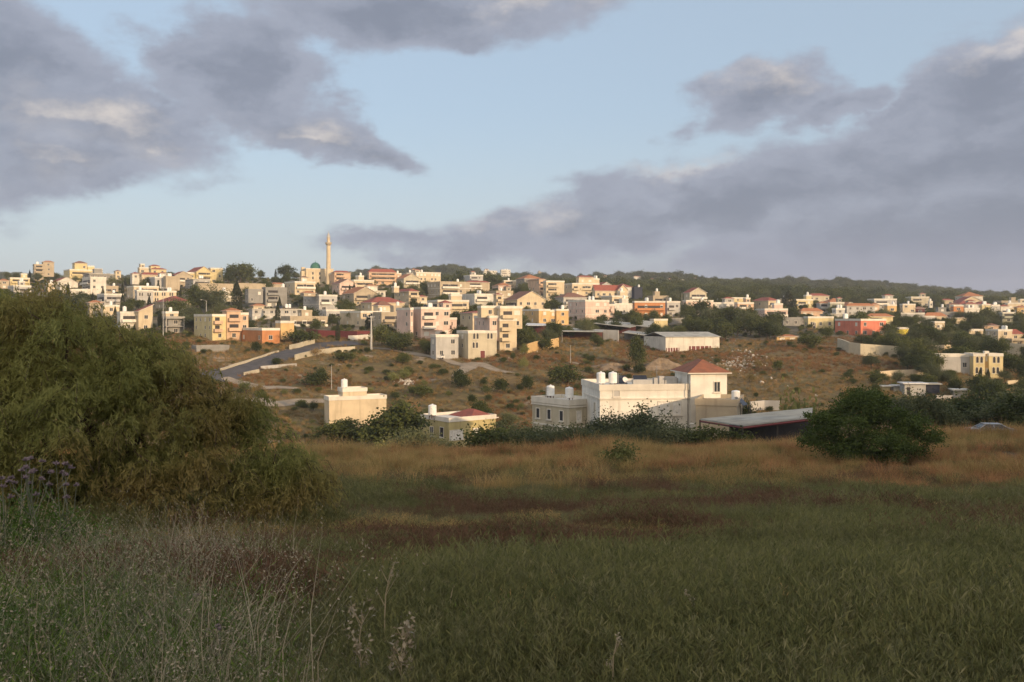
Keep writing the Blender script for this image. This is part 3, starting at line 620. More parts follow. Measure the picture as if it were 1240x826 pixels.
H('house','Fz',[(612,622,822,300,372,'h',{'rise':1.6})],'palegrey','wide grey house with a low orange roof right of the olive cube house','the wide grey house',roof='orangetile')
H('house','Fz',[(330,346,528,382,462,'')],'yellow','low bright yellow-cream house with dark doorway and white window','the low bright yellow house',tanks=0,doors=[(.18,1.2,2.2,'dark')])
H('house','Fz',[(160,168,344,388,444,'')],'grey','dull grey long house left of the low bright yellow house','the dull grey long house',tanks=0)
H('house','Fz',[(538,722,902,400,520,'')],'salmon','salmon-red house with a dark maroon shaded side','the salmon-red house',tanks=[(0,.1,.7,1.3),(0,.3,.85,1.3)],teff=42)
H('house','Fz',[(762,772,952,375,462,'h',{'rise':1.4})],'yellow','yellow house with orange roof directly behind the salmon-red house','the yellow house behind the salmon one',roof='orangetile',ymax=420)
H('shed','Fz',[(108,122,268,520,548,'h',{'rise':.9}),(198,204,246,545,592,'n',{'o':.6,'c':'ochre'})],'ochre','small shed with vivid orange roof among bushes on the slope','the vivid orange-roofed shed',cat='shed',roof='orangetile')
# --- eastern quarter
H('workshop','G',[(50,58,252,318,392,'n'),(252,254,330,342,392,'n',{'o':.5})],'palegrey','long blank blue-grey workshop wall above the lemon yellow van box','the long blue-grey workshop',cat='workshop',tanks=0,teff=12)
H('house','G',[(322,330,406,384,442,'b')],'cream','small cream porch house at the right end of the blue-grey workshop','the small cream porch house',tanks=0)
H('house','G',[(246,256,420,338,372,'h',{'rise':2})],'cream','cream house with broad orange-brown hip roof behind the workshop','the brown-hipped cream house',roof='orangetile',ymax=480)
H('kiosk','G',[(46,54,130,432,472,'n')],'lemon','lemon yellow boxy kiosk in front of the blue-grey workshop','the lemon yellow kiosk',cat='kiosk',tanks=0)
H('house','G',[(448,458,622,352,392,'s')],'cream','long low cream house with thin flat roof','the long low cream house',tanks=0)
H('house','G',[(70,84,182,248,312,'')],'cream','cream house with two storeys far up in the eastern quarter, left of the orange cube','the cream far-eastern house',ymax=560)
H('house','G',[(372,384,472,215,252,'h')],'tan','tan villa with dull red roof just under the eastern woods','the tan villa under the woods',ymax=660,cat='villa')
H('house','G',[(466,476,552,258,305,'')],'orange','ochre-orange cube house in the eastern quarter','the ochre-orange cube',ymax=520,tanks=0)
H('house','G',[(548,560,676,280,338,'b'),(562,570,660,245,280,'h',{'o':2}),(584,590,640,222,240,'h',{'o':4})],'white','stacked white and cream house with tiers of red roofs','the tiered red-roofed house',ymax=520)
H('house','G',[(684,694,762,250,300,'')],'yellow','yellowish flat house right of the tiered red-roofed house','the yellowish flat house',ymax=560)
H('house','G',[(828,838,902,262,310,'h')],'white','white house with red roof near the right end of the ridge','the white house near the right ridge',ymax=600)
H('house','G',[(756,764,832,258,300,'')],'palegrey','pale grey flat house left of the white house near the right ridge','the pale grey flat house far right',ymax=600)
H('apartment_block','G',[(838,852,952,312,388,'bB')],'olive','olive-grey three-storey block with balcony bands at the far right','the olive-grey balcony block',cat='apartment block',ymax=500)
H('house','G',[(955,965,1040,270,320,'h')],'ochre','ochre house with orange roof at the right edge of the photo','the ochre house at the right edge',ymax=560,roof='orangetile')
H('house','G',[(585,596,702,445,470,'')],'cream','low cream house half sunk among dark eastern trees','the half-sunk cream house',tanks=0)
H('house','G',[(700,712,822,412,450,'h',{'rise':1.2})],'peach','faded pink house with brown roof above the cream villa','the faded pink house',roof='browntile')
H('villa','G',[(722,818,926,448,548,''),(880,892,1012,478,520,'h',{'o':4,'rise':2.2})],'cream','cream villa with grey left side and dark red roof right of it','the cream villa with the dark red roof',cat='villa',roof='redtile')
H('garden_terrace','G',[(914,924,1040,520,580,'o',{'ci':'tan'})],'tan','terrace house with open pillared porch at the right edge','the pillared porch house',cat='house',tanks=0)
H('villa','G',[(560,628,716,638,800,'a',{'c':'yellow'}),(740,748,856,638,800,'a',{'c':'yellow'}),(712,716,745,620,800,'',{'o':1.2,'c':'ochre'}),(366,372,628,642,770,'',{'o':2.5,'c':'palegrey'})],'yellow','two-storey yellow villa with twin arched windows and recessed central bay','the yellow twin-bay villa',cat='villa',tanks=0,teff=22)
H('house','RB',[(-40,-30,34,270,330,'h')],'peach','peach house with orange roof left in the eastern quarter','the peach eastern house',roof='orangetile',ymax=560)
H('house','RB',[(90,100,178,275,340,'')],'ochre','ochre flat house behind the salmon-red house, by the grey shade of the workshop','the ochre flat house',ymax=520)
H('house','RB',[(440,452,478,245,290,'')],'white','narrow white house high in the eastern quarter below the wood','the narrow white house',ymax=640)
H('house','RB',[(610,618,700,270,325,'h')],'tan','tan house with dark roof left of the tiered red-roofed house','the tan dark-roofed house',ymax=540,roof='browntile')
H('house','RB',[(960,966,1040,275,320,'')],'white','white flat house with two shadowed windows among the right-hand houses','the white flat right-hand house',ymax=600)
H('house','RB',[(330,340,412,300,345,'h')],'maroon','dark red house with brown roof behind the workshop roofline','the dark red house',ymax=560,roof='browntile')
H('house','RB',[(1095,1104,1150,262,310,'')],'cream','cream house with roof mast near the right edge, below the wood','the cream mast house',ymax=620)
H('house','P',[(606,607,618,327,335,'')],'white','white house alone on the distant wooded ridge above the tan block','the lone ridge house',ymin=900,ymax=1800)
for i, (x0, x1, yt, yb, c) in enumerate([(586,602,328,332,'white'),(786,792,338,342,'cream'),(809,814,338,342,'white'),(821,832,339,343,'cream'),(838,844,337,341,'white'),(856,859,338,341,'cream'),
      (889,893,340,343,'palegrey'),(731,736,334,338,'cream'),(768,776,335,339,'white'),(652,658,330,334,'tan'),(1004,1016,357,361,'cream'),(1030,1044,358,362,'palegrey')]):
    H('ridge_house','P',[(x0-.4,x0,x1,yt,yb,'h' if i % 3 else '')],c,'tiny pale house on the far wooded ridge','a far ridge house',ymin=900,ymax=1800,group='tiny pale houses on the far wooded ridge',tanks=0)
# --- mid-slope farm houses
H('house','Y',[(74,96,454,278,470,'n'),(168,182,332,224,278,'n',{'o':2.5})],'cream','cream windowless house with roof room and white tank, alone in the valley','the cream house alone in the valley',tanks=[(1,.12,.3,1.2)],teff=14,ymin=165,ymax=230)
# ------------------------------------------------------------------ valley buildings close to the field
def frustum_prism(b, pts, z0, z1, mi=0):
    n = len(pts); P = [(x, y, z0) for x, y in pts]+[(x, y, z1) for x, y in pts]
    b.poly(P, [tuple(reversed(range(n))), tuple(range(n, 2*n))]+[(i, (i+1) % n, n+(i+1) % n, n+i) for i in range(n)], mi)
yh = H('house','Y',[(672,845,1138,412,590,'n'),(975,984,1134,404,414,'hn',{'o':1.0,'d':7,'rise':1.6})],'farmyellow','squat yellow house with red hip roof, lattice windows and white chimney-like tank','the squat yellow house',tanks=[(0,-.02,.55,1.3)],teff=38,ymin=150,ymax=180,detail=.5)
def near_window(parent, x, z, w, h, bars, side=False, y=0.0, glass='shutter'):
    f = MB()
    for a in ((-w/2-.1, -w/2, -.1, h+.1), (w/2, w/2+.1, -.1, h+.1), (-w/2+.001, w/2-.001, h+.001, h+.1), (-w/2+.001, w/2-.001, -.1, -.001)): f.box(a[0], a[1], -.09, -.002, a[2], a[3])
    for i in range(1, bars+1): xx = -w/2+w*i/(bars+1); f.box(xx-.03, xx+.03, -.07, -.03, 0, h)
    wi = f.build('window', [M['trim']], parent, (x, y, z)); 
    if side: wi.rotation_euler = (0, 0, -math.pi/2)
    p = MB(); p.box(-w/2, w/2, -.025, -.003, 0, h); p.build('pane', [M[glass]], wi)
    s_ = MB(); s_.box(-w/2-.2, w/2+.2, -.2, -.003, -.2, -.102); s_.build('sill', [M['trim']], wi)
    return wi
near_window(yh, 1.6, 1.6, 2.8, 1.6, 4); near_window(yh, 6.0, 1.7, 1.4, 1.5, 2)
near_window(yh, 0, 1.9, 1.1, 1.7, 0, True, 2.2, 'dark'); near_window(yh, 0, 1.8, 1.0, 1.6, 1, True, 5.5, 'glass')
YM = 122.0
mainh = H('house','X',[(500,628,1268,300,720,'n'),(1164,1276,1536,193,720,'hn',{'o':-.35,'rise':1.75})],'farmwhite','large whitish farmhouse with a red hip-roofed tower and white drums on its flat roof','the large white farmhouse',Y=YM,teff=13,roof='farmtile',tanks=[(0,.065,.25,1.0),(0,.2,.25,1.0)],ymin=100)
near_window(mainh, 8.5, 4.1, 1.5, 1.7, 1); near_window(mainh, 2.2, 6.55, .75, .75, 0, glass='palegrey'); near_window(mainh, 10.2, 4.1, 1.1, 1.7, 1)
near_window(mainh, 0, 4.2, .5, 1.3, 0, True, 3, 'dark')
near_window(mainh, 15.5, 7.05, .75, 1.25, 1, y=-.35, glass='glass')
lb = MB(); lb.box(-.1, 12.1, -.14, -.003, 6.15, 6.32); lb.box(-.14, -.003, -.14, 9.5, 6.15, 6.32); lb.build('ledge', [M['trim']], mainh)
pp = MB(); pp.tube([(11.55, -.5, 0), (11.55, -.5, 9.3)], .06); pp.build('drain_pipe', [M['darkmetal']], mainh)
obj('solar_panel', PANEL, mainh, (4.0, 5.0, 7.6)); obj('solar_panel', PANEL, mainh, (7.0, 5.4, 7.6))
clut = MB()
for i, (x, w, h) in enumerate([(5.0, 2.6, .9), (7.9, .5, 1.1), (8.7, .7, 1.3), (9.6, 1.6, 1.2), (11.2, .3, 1.0)]): clut.box(x, x+w, 2.2+.3*i, 3.0+.3*i, 7.62, 7.62+h)
clut.build('roof_lumber', [M['palegrey']], mainh)
stoneh = H('house','X',[(145,410,620,408,720,'n')],'stone','two-storey stone-coloured house with wavy cornices and two white roof drums, left of the farmhouse','the stone house with two drums',Y=128,teff=50,t=38,ymin=100,tanks=[(0,.5,.9,1.0),(0,.45,.35,1.0)])
# ------------------------------------------------------------------ further houses of the town, told apart by look and neighbour
def auto_houses(n, x0, x1, r0, r1, ymax=680):
    rs = random.Random(int(x0*3+r0)); c = 0
    names = dict(cream='cream', white='white', palegrey='pale grey', tan='tan', peach='peach', grey='grey', yellow='yellow', stone='stone-coloured', pink='pinkish', ochre='ochre')
    for _ in range(n*30):
        if c >= n: break
        x = rs.uniform(x0, x1); r = rs.uniform(r0(x) if callable(r0) else r0, r1(x) if callable(r1) else r1); p = ground(x, r, 230, ymax); s = F/p.y
        W = rs.uniform(9, 16); Hh = rs.choice([3.6, 6.2, 6.4, 6.8, 9.4]); D = rs.uniform(3, 6)
        xa, xb, xc, yt = x-D*s, x, x+W*s*.92, r-Hh*s; bad = False
        for (a0, a1, t0, t1), hy in HBOX:
            ox = min(xc, a1)-max(xa, a0); oy = min(r, t1)-max(yt, t0)
            if ox > 0 and oy > 0:
                if abs(hy-p.y) < 13: bad = True
                if p.y < hy and ox*oy > .22*(a1-a0)*(t1-t0): bad = True
                if p.y > hy and ox*oy > .62*(xc-xa)*(r-yt): bad = True
        for q, w_ in ROADW:
            if abs(q[0]-x) < 14 and abs(q[1]-r) < 9: bad = True
        if bad: continue
        cl = rs.choice(['cream', 'cream', 'white', 'palegrey', 'tan', 'stone', 'grey', 'stone', 'pink', 'palegrey', 'cream', 'tan']); rf = rs.choice(['', '', '', 'h', 'h', 'G', 's'])
        rt = rs.choice(['redtile', 'redtile', 'orangetile', 'browntile'])
        fl = rf+rs.choice(['', 'b', 'bw', 'bBw', 'l', 'L'])
        look = {'': 'flat-roofed', 'h': {'redtile': 'red hip-roofed', 'orangetile': 'orange hip-roofed', 'browntile': 'brown hip-roofed'}[rt], 'G': 'gabled', 's': 'thin-roofed'}[rf]
        size = 'low' if Hh < 5 else ('tall' if Hh > 9 else 'two-storey')
        best = min(REFS, key=lambda q: abs(q[0]-(xa+xc)/2)/14+abs(q[1]-(r+yt)/2)/7); dx = (xa+xc)/2-best[0]
        rel = ('right of' if dx > 0 else 'left of') if abs(dx) > 6 else ('just below' if p.y < best[3] else 'rising behind')
        lab = f'{size} {look} {names[cl]} house {rel} {best[2]}'
        if lab in AUTOL: continue
        AUTOL.add(lab); nr = len(REFS)
        house('house', 'P', [(xa, xb, xc, yt, r, fl)], cl, lab, 'x', roof=rt, teff=rs.uniform(16, 34), ymax=ymax, ymin=230)
        REFS.pop(); c += 1
_m = ground(*pix('B', 880, 368), 300, 600); HBOX.append(((350, 426, 308, 346), _m.y-1)); HBOX.append(((350, 426, 308, 346), _m.y-30)); HBOX.append(((270, 314, 318, 346), 560)); HBOX.append(((335, 362, 320, 342), 560)); NH = len(HBOX)
AUTOL = set(); ROADW = [(pix('U', *q), 0) for q in ((215,295),(330,265),(400,243),(470,222),(600,178),(720,148),(850,110),(960,95),(1120,86))]
auto_houses(6, 125, 300, 342, 378); auto_houses(7, 285, 440, 348, 396); auto_houses(8, 430, 640, 342, 385); auto_houses(6, 440, 500, 385, 402); auto_houses(6, 620, 800, 357, 392)
auto_houses(4, 790, 1010, 366, 386); auto_houses(3, 900, 1080, 372, 395); auto_houses(11, 1040, 1250, 371, 398); auto_houses(6, 0, 130, 342, 356, 560)
def px2(x, row, Y): return Vector(((x-CX)/F*Y, Y, -(row-HOR)/F*Y))
# bands, windows on the stone house
for z in (2.7, 5.45):
    bb = MB(); bb.box(-.14, 6, -.14, -.003, z-.12, z+.1); bb.box(-.14, -.003, -.003, 8, z-.12, z+.1); bb.build('cornice', [M['trim']], stoneh)
for y in (1.6, 4.2, 6.6): near_window(stoneh, 0, 3.5, .7, 1.3, 0, True, y, 'glass')
near_window(stoneh, 1.7, 3.4, .8, 1.4, 0, glass='shutter')
# garage wing and canopy
gar = H('garage','W',[(246,250,545,402,600,'n')],'tan','low shaded garage with dark red roof edge at the foot of the red-roofed tower','the low garage',cat='garage',Y=117,teff=-8,tanks=0,ymin=90)
ed = MB(); ed.box(-.3, 5.6, -.35, 5.0, 3.95, 4.2) if False else None
gar2 = px2(891, 487, 119)
tk = empty('water_drum', (gar2.x, gar2.y, gar2.z-.55)); tag(tk, 'single tall white water drum on a stand behind the garage roof', 'water drum')
d_ = MB(); d_.lathe(0, 0, [(.1, .55), (.5, .55), (.53, .6), (.53, 1.9), (.48, 1.97), (.1, 2.05)], 20); d_.build('drum', [M['tank']], tk)
s_ = MB(); [s_.box(x-.04, x+.04, y-.04, y+.04, -4.5, .549) for x in (-.35, .35) for y in (-.35, .35)]; s_.build('stand', [M['darkmetal']], tk)
spn = empty('solar_collector', tuple(px2(903, 487, 118))); tag(spn, 'dark tilted solar collector right of the white water drum', 'solar collector'); obj('panel', PANEL, spn, (0, 0, -.6)).rotation_euler = (0, 0, R(60))
lg = MB(); [lg.box(x-.04, x+.04, y, y+.08, -5, -.5) for x in (-.6, .6) for y in (0, .9)]; lg.build('stand', [M['darkmetal']], spn)
# canopy roof: a real lean-to 100 m away
cp = empty('canopy', tuple(px2(850, 508, 104))); tag(cp, 'wide open-sided canopy with pale corrugated sheet roof at the field edge', 'canopy')
o0 = cp.location
c4 = [px2(848, 508.5, 106)-o0, px2(900, 516.5, 97)-o0, px2(983, 506.5, 100)-o0, px2(984, 495, 112)-o0]
b_ = MB(); up = [Vector(v)+Vector((0, 0, .10)) for v in c4]; b_.poly([tuple(v) for v in c4+up], [(4, 5, 6, 7), (3, 2, 1, 0), (0, 1, 5, 4), (1, 2, 6, 5), (2, 3, 7, 6), (3, 0, 4, 7)]); b_.build('roof', [M['sheet']], cp)
rb = MB()
for i in range(26):
    f0 = (i+.5)/26; a_ = up[0].lerp(up[1], f0)+Vector((0, 0, .02)); e_ = up[3].lerp(up[2], f0)+Vector((0, 0, .02)); rb.tube([a_, e_], .035, 4)
rb.build('ribs', [M['sheet']], cp)
fb = MB(); fb.tube([Vector(c4[1])-Vector((0, 0, .16)), Vector(c4[2])-Vector((0, 0, .16))], .13, 4); fb.tube([Vector(c4[0])-Vector((0, 0, .16)), Vector(c4[1])-Vector((0, 0, .16))], .1, 4); fb.build('edge_beam', [M['darkred']], cp)
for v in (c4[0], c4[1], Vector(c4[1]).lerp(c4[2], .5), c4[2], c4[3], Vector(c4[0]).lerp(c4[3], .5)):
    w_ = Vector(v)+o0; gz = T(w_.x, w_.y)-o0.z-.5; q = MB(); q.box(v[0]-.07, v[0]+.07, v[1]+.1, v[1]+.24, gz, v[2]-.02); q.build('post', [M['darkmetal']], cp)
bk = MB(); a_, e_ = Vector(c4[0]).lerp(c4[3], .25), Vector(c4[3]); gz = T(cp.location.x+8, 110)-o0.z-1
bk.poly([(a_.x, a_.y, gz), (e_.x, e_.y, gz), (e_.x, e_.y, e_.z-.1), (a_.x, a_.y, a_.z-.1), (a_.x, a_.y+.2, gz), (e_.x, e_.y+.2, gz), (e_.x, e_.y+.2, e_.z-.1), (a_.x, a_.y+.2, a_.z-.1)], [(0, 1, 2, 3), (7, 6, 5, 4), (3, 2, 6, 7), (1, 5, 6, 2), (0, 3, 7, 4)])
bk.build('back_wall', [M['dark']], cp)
# gate post by the farmhouse
gp = px2(838, 514, 108); q = MB(); q.box(-.18, .18, -.18, .18, -4, 0); q.box(-.24, .24, -.24, .24, .003, .12); tag(q.build('gate_post', [M['trim']], None, tuple(gp)), 'pale square gate post with cap at the foot of the tower', 'gate post')
# ------------------------------------------------------------------ walls that follow the ground
def fence_wall(name, pts, h, th, mat, label, cat, cap=True, ymin=140, ymax=600, below=1.2):
    P = [ground(x, y, ymin, ymax) for x, y in pts]
    o = P[0].copy(); b = MB(); 
    dense = []
    for i in range(len(P)-1):
        n = max(1, int((P[i+1]-P[i]).length/3))
        for j in range(n): q = P[i].lerp(P[i+1], j/n); dense.append(Vector((q.x, q.y, T(q.x, q.y))))
    dense.append(P[-1])
    for rep in range(2):
        for i in range(1, len(dense)-1): dense[i].z = (dense[i-1].z+dense[i].z*2+dense[i+1].z)/4
    L_ = []; 
    for i, p in enumerate(dense):
        d = (dense[min(i+1, len(dense)-1)]-dense[max(i-1, 0)]); d.z = 0; d.normalize(); nn = Vector((-d.y, d.x, 0))*th/2
        q = p-o; L_.append([(q.x-nn.x, q.y-nn.y, q.z-below), (q.x-nn.x, q.y-nn.y, q.z+h), (q.x+nn.x, q.y+nn.y, q.z+h), (q.x+nn.x, q.y+nn.y, q.z-below)])
    pts_ = [v for l in L_ for v in l]; fs = []
    for i in range(len(L_)-1):
        a = 4*i; fs += [(a, a+4, a+5, a+1), (a+1, a+5, a+6, a+2), (a+2, a+6, a+7, a+3)]
    n = 4*(len(L_)-1); fs += [(0, 1, 2, 3), (n+3, n+2, n+1, n)]
    b.poly(pts_, fs); w = b.build(name, [M[mat]], None, tuple(o)); tag(w, label, cat)
    xs = [x for x, y in pts]; ys_ = [y for x, y in pts]; HBOX.append(((min(xs), max(xs), min(ys_)-5, max(ys_)), o.y)); return w
def U(*p): return [pix('U', *q) for q in p]
fence_wall('roadside_wall', U((205,272),(300,242),(375,222),(480,186),(590,150)), .7, .35, 'stone', 'low pale wall along the upper side of the winding road', 'wall')
fence_wall('roadside_wall', U((665,130),(760,108),(830,92)), 1.5, .35, 'stone', 'taller pale wall piece under the bush at the road bend', 'wall')
fence_wall('roadside_wall', U((700,200),(800,176),(950,150),(1100,142)), 1.6, .35, 'stone', 'stone retaining wall along the valley side of the road near the bend', 'retaining wall')
fence_wall('garden_wall', U((470,262),(580,250),(712,240)), .8, .4, 'palegrey', 'short pale wall in the bushes below the road', 'wall')
fence_wall('roadside_wall', U((360,305),(410,292),(460,282)), .9, .3, 'stone', 'short stone kerb wall at the lower bend of the road', 'wall')
fence_wall('market_wall', [pix('B', *q) for q in ((885,705),(960,718),(1084,722),(1200,724),(1310,722))], 2.6, .4, 'darkred', 'long low dark red wall beside the road in the town centre', 'wall')
fence_wall('white_wall', [pix('C', *q) for q in ((112,632),(180,630),(248,622))], 1.6, .35, 'white', 'white wall joining the long dark red wall by the tall pole', 'wall')
fence_wall('yard_wall', [pix('D', *q) for q in ((228,700),(330,668),(448,650))], 3.0, .4, 'ochre', 'tawny concrete yard wall below the tall stepped cream block', 'wall')
fence_wall('yard_wall', [pix('D', *q) for q in ((772,608),(880,612))], 4.0, .4, 'palegrey', 'pale wall piece between the two dark canopies', 'wall')
fence_wall('retaining_wall', [pix('Fz', *q) for q in ((560,610),(640,640),(720,655),(1030,672))], 3.6, .6, 'stone', 'long tan stone retaining wall at the top of the dry slope', 'retaining wall')
fence_wall('retaining_wall', [pix('V', *q) for q in ((455,255),(560,243),(708,240))], 1.6, .4, 'cream', 'cream wall across the lower eastern slope above the white shed', 'wall')
fence_wall('garden_wall', [pix('G', *q) for q in ((282,598),(380,594),(470,590))], 1.6, .4, 'cream', 'cream garden wall right of the magenta bougainvillea', 'wall')
fence_wall('garden_wall', [pix('G', *q) for q in ((858,630),(940,640),(1040,646))], 4.2, .5, 'stone', 'high stone garden wall at the right edge under the pillared porch', 'wall')
fence_wall('garden_wall', [pix('V', *q) for q in ((1150,292),(1240,285))], 1.0, .3, 'cream', 'low cream wall right of the yellow twin-bay villa', 'wall')
fence_wall('yard_wall', [pix('V', *q) for q in ((770,372),(850,372),(935,366))], 1.0, .3, 'palegrey', 'pale grey wall beside the sheds in the lower east', 'wall', ymin=150)
fence_wall('yard_wall', [pix('W', *q) for q in ((640,462),(740,452),(850,455))], 2.2, .3, 'palegrey', 'pale block wall behind the open canopy', 'wall', ymin=122)
# ------------------------------------------------------------------ big hall, canopies, sheds
hall = H('industrial_hall','E',[(40,272,656,578,690,'n')],'white','long white industrial hall with shallow pitched roof and dark red openings','the white industrial hall',cat='hall',teff=26,tanks=0)
HBOX[-1] = (HBOX[-1][0], HBOX[-1][1])
for nm in [c for c in hall.children if c.name.startswith('parapet')]: bpy.data.objects.remove(nm)
wl = [c for c in hall.children if c.name.startswith('wall')][0]; vs_ = [v.co for v in wl.data.vertices]; hx1 = max(v.x for v in vs_); hy1 = max(v.y for v in vs_); hz = max(v.z for v in vs_)
rf = MB(); rise = 1.5; x0, x1, y0, y1 = -.3, hx1+.3, -.4, hy1+.4
P8 = [(x0, y0, hz+.02), (x1, y0, hz+.02), (x1, (y0+y1)/2, hz+rise), (x0, (y0+y1)/2, hz+rise), (x1, y1, hz+.02), (x0, y1, hz+.02)]
rf.poly(P8+[(a, b, c-.15) for a, b, c in P8], [(0, 1, 2, 3), (3, 2, 4, 5), (9, 8, 7, 6), (11, 10, 8, 9), (0, 6, 7, 1), (4, 10, 11, 5), (3, 9, 6, 0), (5, 11, 9, 3), (1, 7, 8, 2), (2, 8, 10, 4)]); rf.build('roof', [M['sheet']], hall)
for f0, f1, z0, z1 in ((.01, .25, .2, 1.5), (.43, .84, .5, 2.0)):
    q = MB(); q.box(hx1*f0, hx1*f1, -.05, -.003, z0, z1, 0)
    for i in range(5): xx = hx1*(f0+(f1-f0)*(i+.5)/5); q.box(xx-.12, xx+.12, -.12, -.052, z0, z1, 1)
    q.build('loading_bay', [M['darkred'], M['shutter']], hall)
def lean(rg, pts, Ys, label, roofm='sheet', wallm='maroon', cat='shed roof', name='shed', hgt=11.0):
    """open shed: sheet roof over posts with a dark back wall; corners given as seen, with real distances"""
    P = []; A_ = [pix(rg, *p) for p in pts]; yf = [ground(a, b+hgt, 200, 450).y for a, b in A_[:2]]; Ys = [yf[0], yf[1], yf[1]+(Ys[2]-Ys[1]), yf[0]+(Ys[3]-Ys[0])]
    for (a, b), Y_ in zip(A_, Ys): P.append(px2(a, b, Y_))
    o = P[0].copy(); root = empty(name, tuple(o)); tag(root, label, cat); P = [p-o for p in P]
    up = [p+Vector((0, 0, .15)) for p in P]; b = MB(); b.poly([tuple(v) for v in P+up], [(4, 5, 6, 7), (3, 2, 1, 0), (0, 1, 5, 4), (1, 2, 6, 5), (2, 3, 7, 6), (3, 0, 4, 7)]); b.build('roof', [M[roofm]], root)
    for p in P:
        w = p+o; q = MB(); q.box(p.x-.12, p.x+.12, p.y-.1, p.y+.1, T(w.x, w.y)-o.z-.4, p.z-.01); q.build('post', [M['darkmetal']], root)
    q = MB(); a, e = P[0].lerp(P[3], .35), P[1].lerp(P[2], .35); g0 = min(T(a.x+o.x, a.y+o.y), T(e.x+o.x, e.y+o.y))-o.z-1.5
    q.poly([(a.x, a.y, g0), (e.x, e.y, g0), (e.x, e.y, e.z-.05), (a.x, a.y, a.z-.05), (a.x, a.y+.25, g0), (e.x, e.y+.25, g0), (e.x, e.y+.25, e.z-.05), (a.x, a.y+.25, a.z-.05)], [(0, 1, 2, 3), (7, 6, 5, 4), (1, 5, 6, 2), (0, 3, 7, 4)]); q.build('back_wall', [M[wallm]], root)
    xs = [pix(rg, *p)[0] for p in pts]; ys_ = [pix(rg, *p)[1] for p in pts]; HBOX.append(((min(xs), max(xs), min(ys_), max(ys_)+6), min(Ys))); REFS.append(((min(xs)+max(xs))/2, max(ys_), 'the '+label.split(' with')[0].split(' above')[0].split(' left')[0], min(Ys)))
    return root
lean('D', [(470,540),(765,545),(775,528),(480,512)], [292,288,312,316], 'long dark open shed with thin grey roof left of the industrial hall')
lean('D', [(700,482),(960,512),(1075,490),(820,465)], [325,312,335,348], 'wide grey shed roof above the long dark open shed')
lean('D', [(150,498),(360,500),(362,485),(152,480)], [285,285,300,300], 'narrow white-edged shed roof right of the tall stepped cream block', 'sheetwhite')
lean('D', [(905,548),(1120,575),(1150,555),(950,535)], [288,280,300,306], 'pale flat canopy just left of the industrial hall', 'sheet', 'grey')
lean('E', [(0,492),(150,510),(190,470),(40,455)], [330,326,352,356], 'grey roofed open shed below the orange arcade house', 'sheet', 'grey')
def boxshed(rg, xa, xb, xc, yt, yb, c, label, Y=None, ymin=140, roofm='sheetwhite', door=None):
    r_ = H('shed', rg, [(xa, xb, xc, yt, yb, 'sn', {'r': roofm})], c, label, 'the '+label.split(' with')[0].split(' beside')[0].split(' in ')[0], cat='shed', tanks=0, ymin=ymin, Y=Y, teff=16)
    if door:
        q = MB(); q.box(.5, 1.3, -.04, -.003, .1, 2.0); q.build('door', [M[door]], r_)
    return r_
boxshed('V', 590, 600, 714, 288, 350, 'palegrey', 'white box shed with a dark doorway in the lower east', ymin=150, door='dark')
boxshed('V', 714, 718, 788, 290, 350, 'navy', 'dark lean-to shed beside the white box shed', ymin=150, roofm='sheet')
boxshed('V', 534, 540, 582, 300, 330, 'white', 'small turquoise-tinged white shed left of the white box shed', ymin=150)
boxshed('V', 858, 866, 938, 322, 362, 'stone', 'small stone hut right of the dark lean-to shed', ymin=150, roofm='trim')
boxshed('V', 480, 488, 520, 302, 328, 'yellow', 'tiny cream hut hard against the crown of the big dark tree', ymin=150, roofm='trim')
boxshed('P', 350, 352, 372, 397, 403, 'white', 'white lorry box parked by the dark red wall', roofm='trim') if False else None
# ------------------------------------------------------------------ mosque
mc = ground(*pix('B', 880, 368), 300, 600); t_ = R(22)
mosque = empty('mosque', tuple(mc), t_); tag(mosque, 'cream stone mosque with green dome on the skyline beside its minaret', 'mosque'); s = mc.y/F/5.162
def zz(row): return (HOR-(270+row/5.162))/F*mc.y-mc.z
q = MB(); ww = 160*s/math.cos(t_); q.box(0, ww, 0, 9, -3, zz(288)); q.box(-2.5, -.003, 1.5, 8, -3, zz(300)); q.box(-1.2, 1.0, 9.003, 12, -3, zz(272)); q.build('wall', [M['cream']], mosque)
q = MB(); q.box(-.15, ww+.15, -.15, 9.15, zz(288)+.003, zz(288)+.5); q.build('cornice', [M['trim']], mosque)
dr = 31*s; dx = 62*s/math.cos(t_); zt = zz(288)+.5
q = MB(); q.smooth = True; q.lathe(dx, 4.5, [(dr*1.05, zt+.003), (dr*1.05, zt+.8)]+[(dr*math.cos(a)*1.02, zt+.8+dr*1.05*math.sin(a)) for a in np.linspace(0, 1.45, 9)]+[(.12, zt+1.0+dr*1.05), (.05, zt+2.4+dr)], 20); q.build('dome', [M['green']], mosque)
for x in (.25, .5, .8):
    for z in (.3, .62):
        w_ = obj('window', WIN['arch'], mosque, (ww*x, 0, zz(288)*z)); w_.scale = (1, 1, 1.8)
HBOX.append(((362, 402, 322, 342), mc.y)); REFS.append(((380), 330, 'the mosque', mc.y))
mp = px2(*pix('B', 1021, 345), mc.y-2); s2 = mp.y/F
minaret = empty('minaret', (mp.x, mp.y, mp.z)); tag(minaret, 'tall slender stone minaret with ringed balcony and pointed cap', 'minaret')
def mz(row): return (HOR-(270+row/5.162))/F*mp.y-mp.z
rw = 13.5*s
q = MB(); q.lathe(0, 0, [(rw*1.25, -4), (rw*1.25, mz(300)), (rw*1.05, mz(290)), (rw*.9, mz(142))], 12); q.build('shaft', [M['cream']], minaret)
q = MB(); q.lathe(0, 0, [(rw*.9, mz(141)), (rw*1.45, mz(130)), (rw*1.45, mz(122)), (rw*1.3, mz(121.5)), (rw*1.3, mz(121))], 12); q.build('balcony', [M['tan']], minaret)
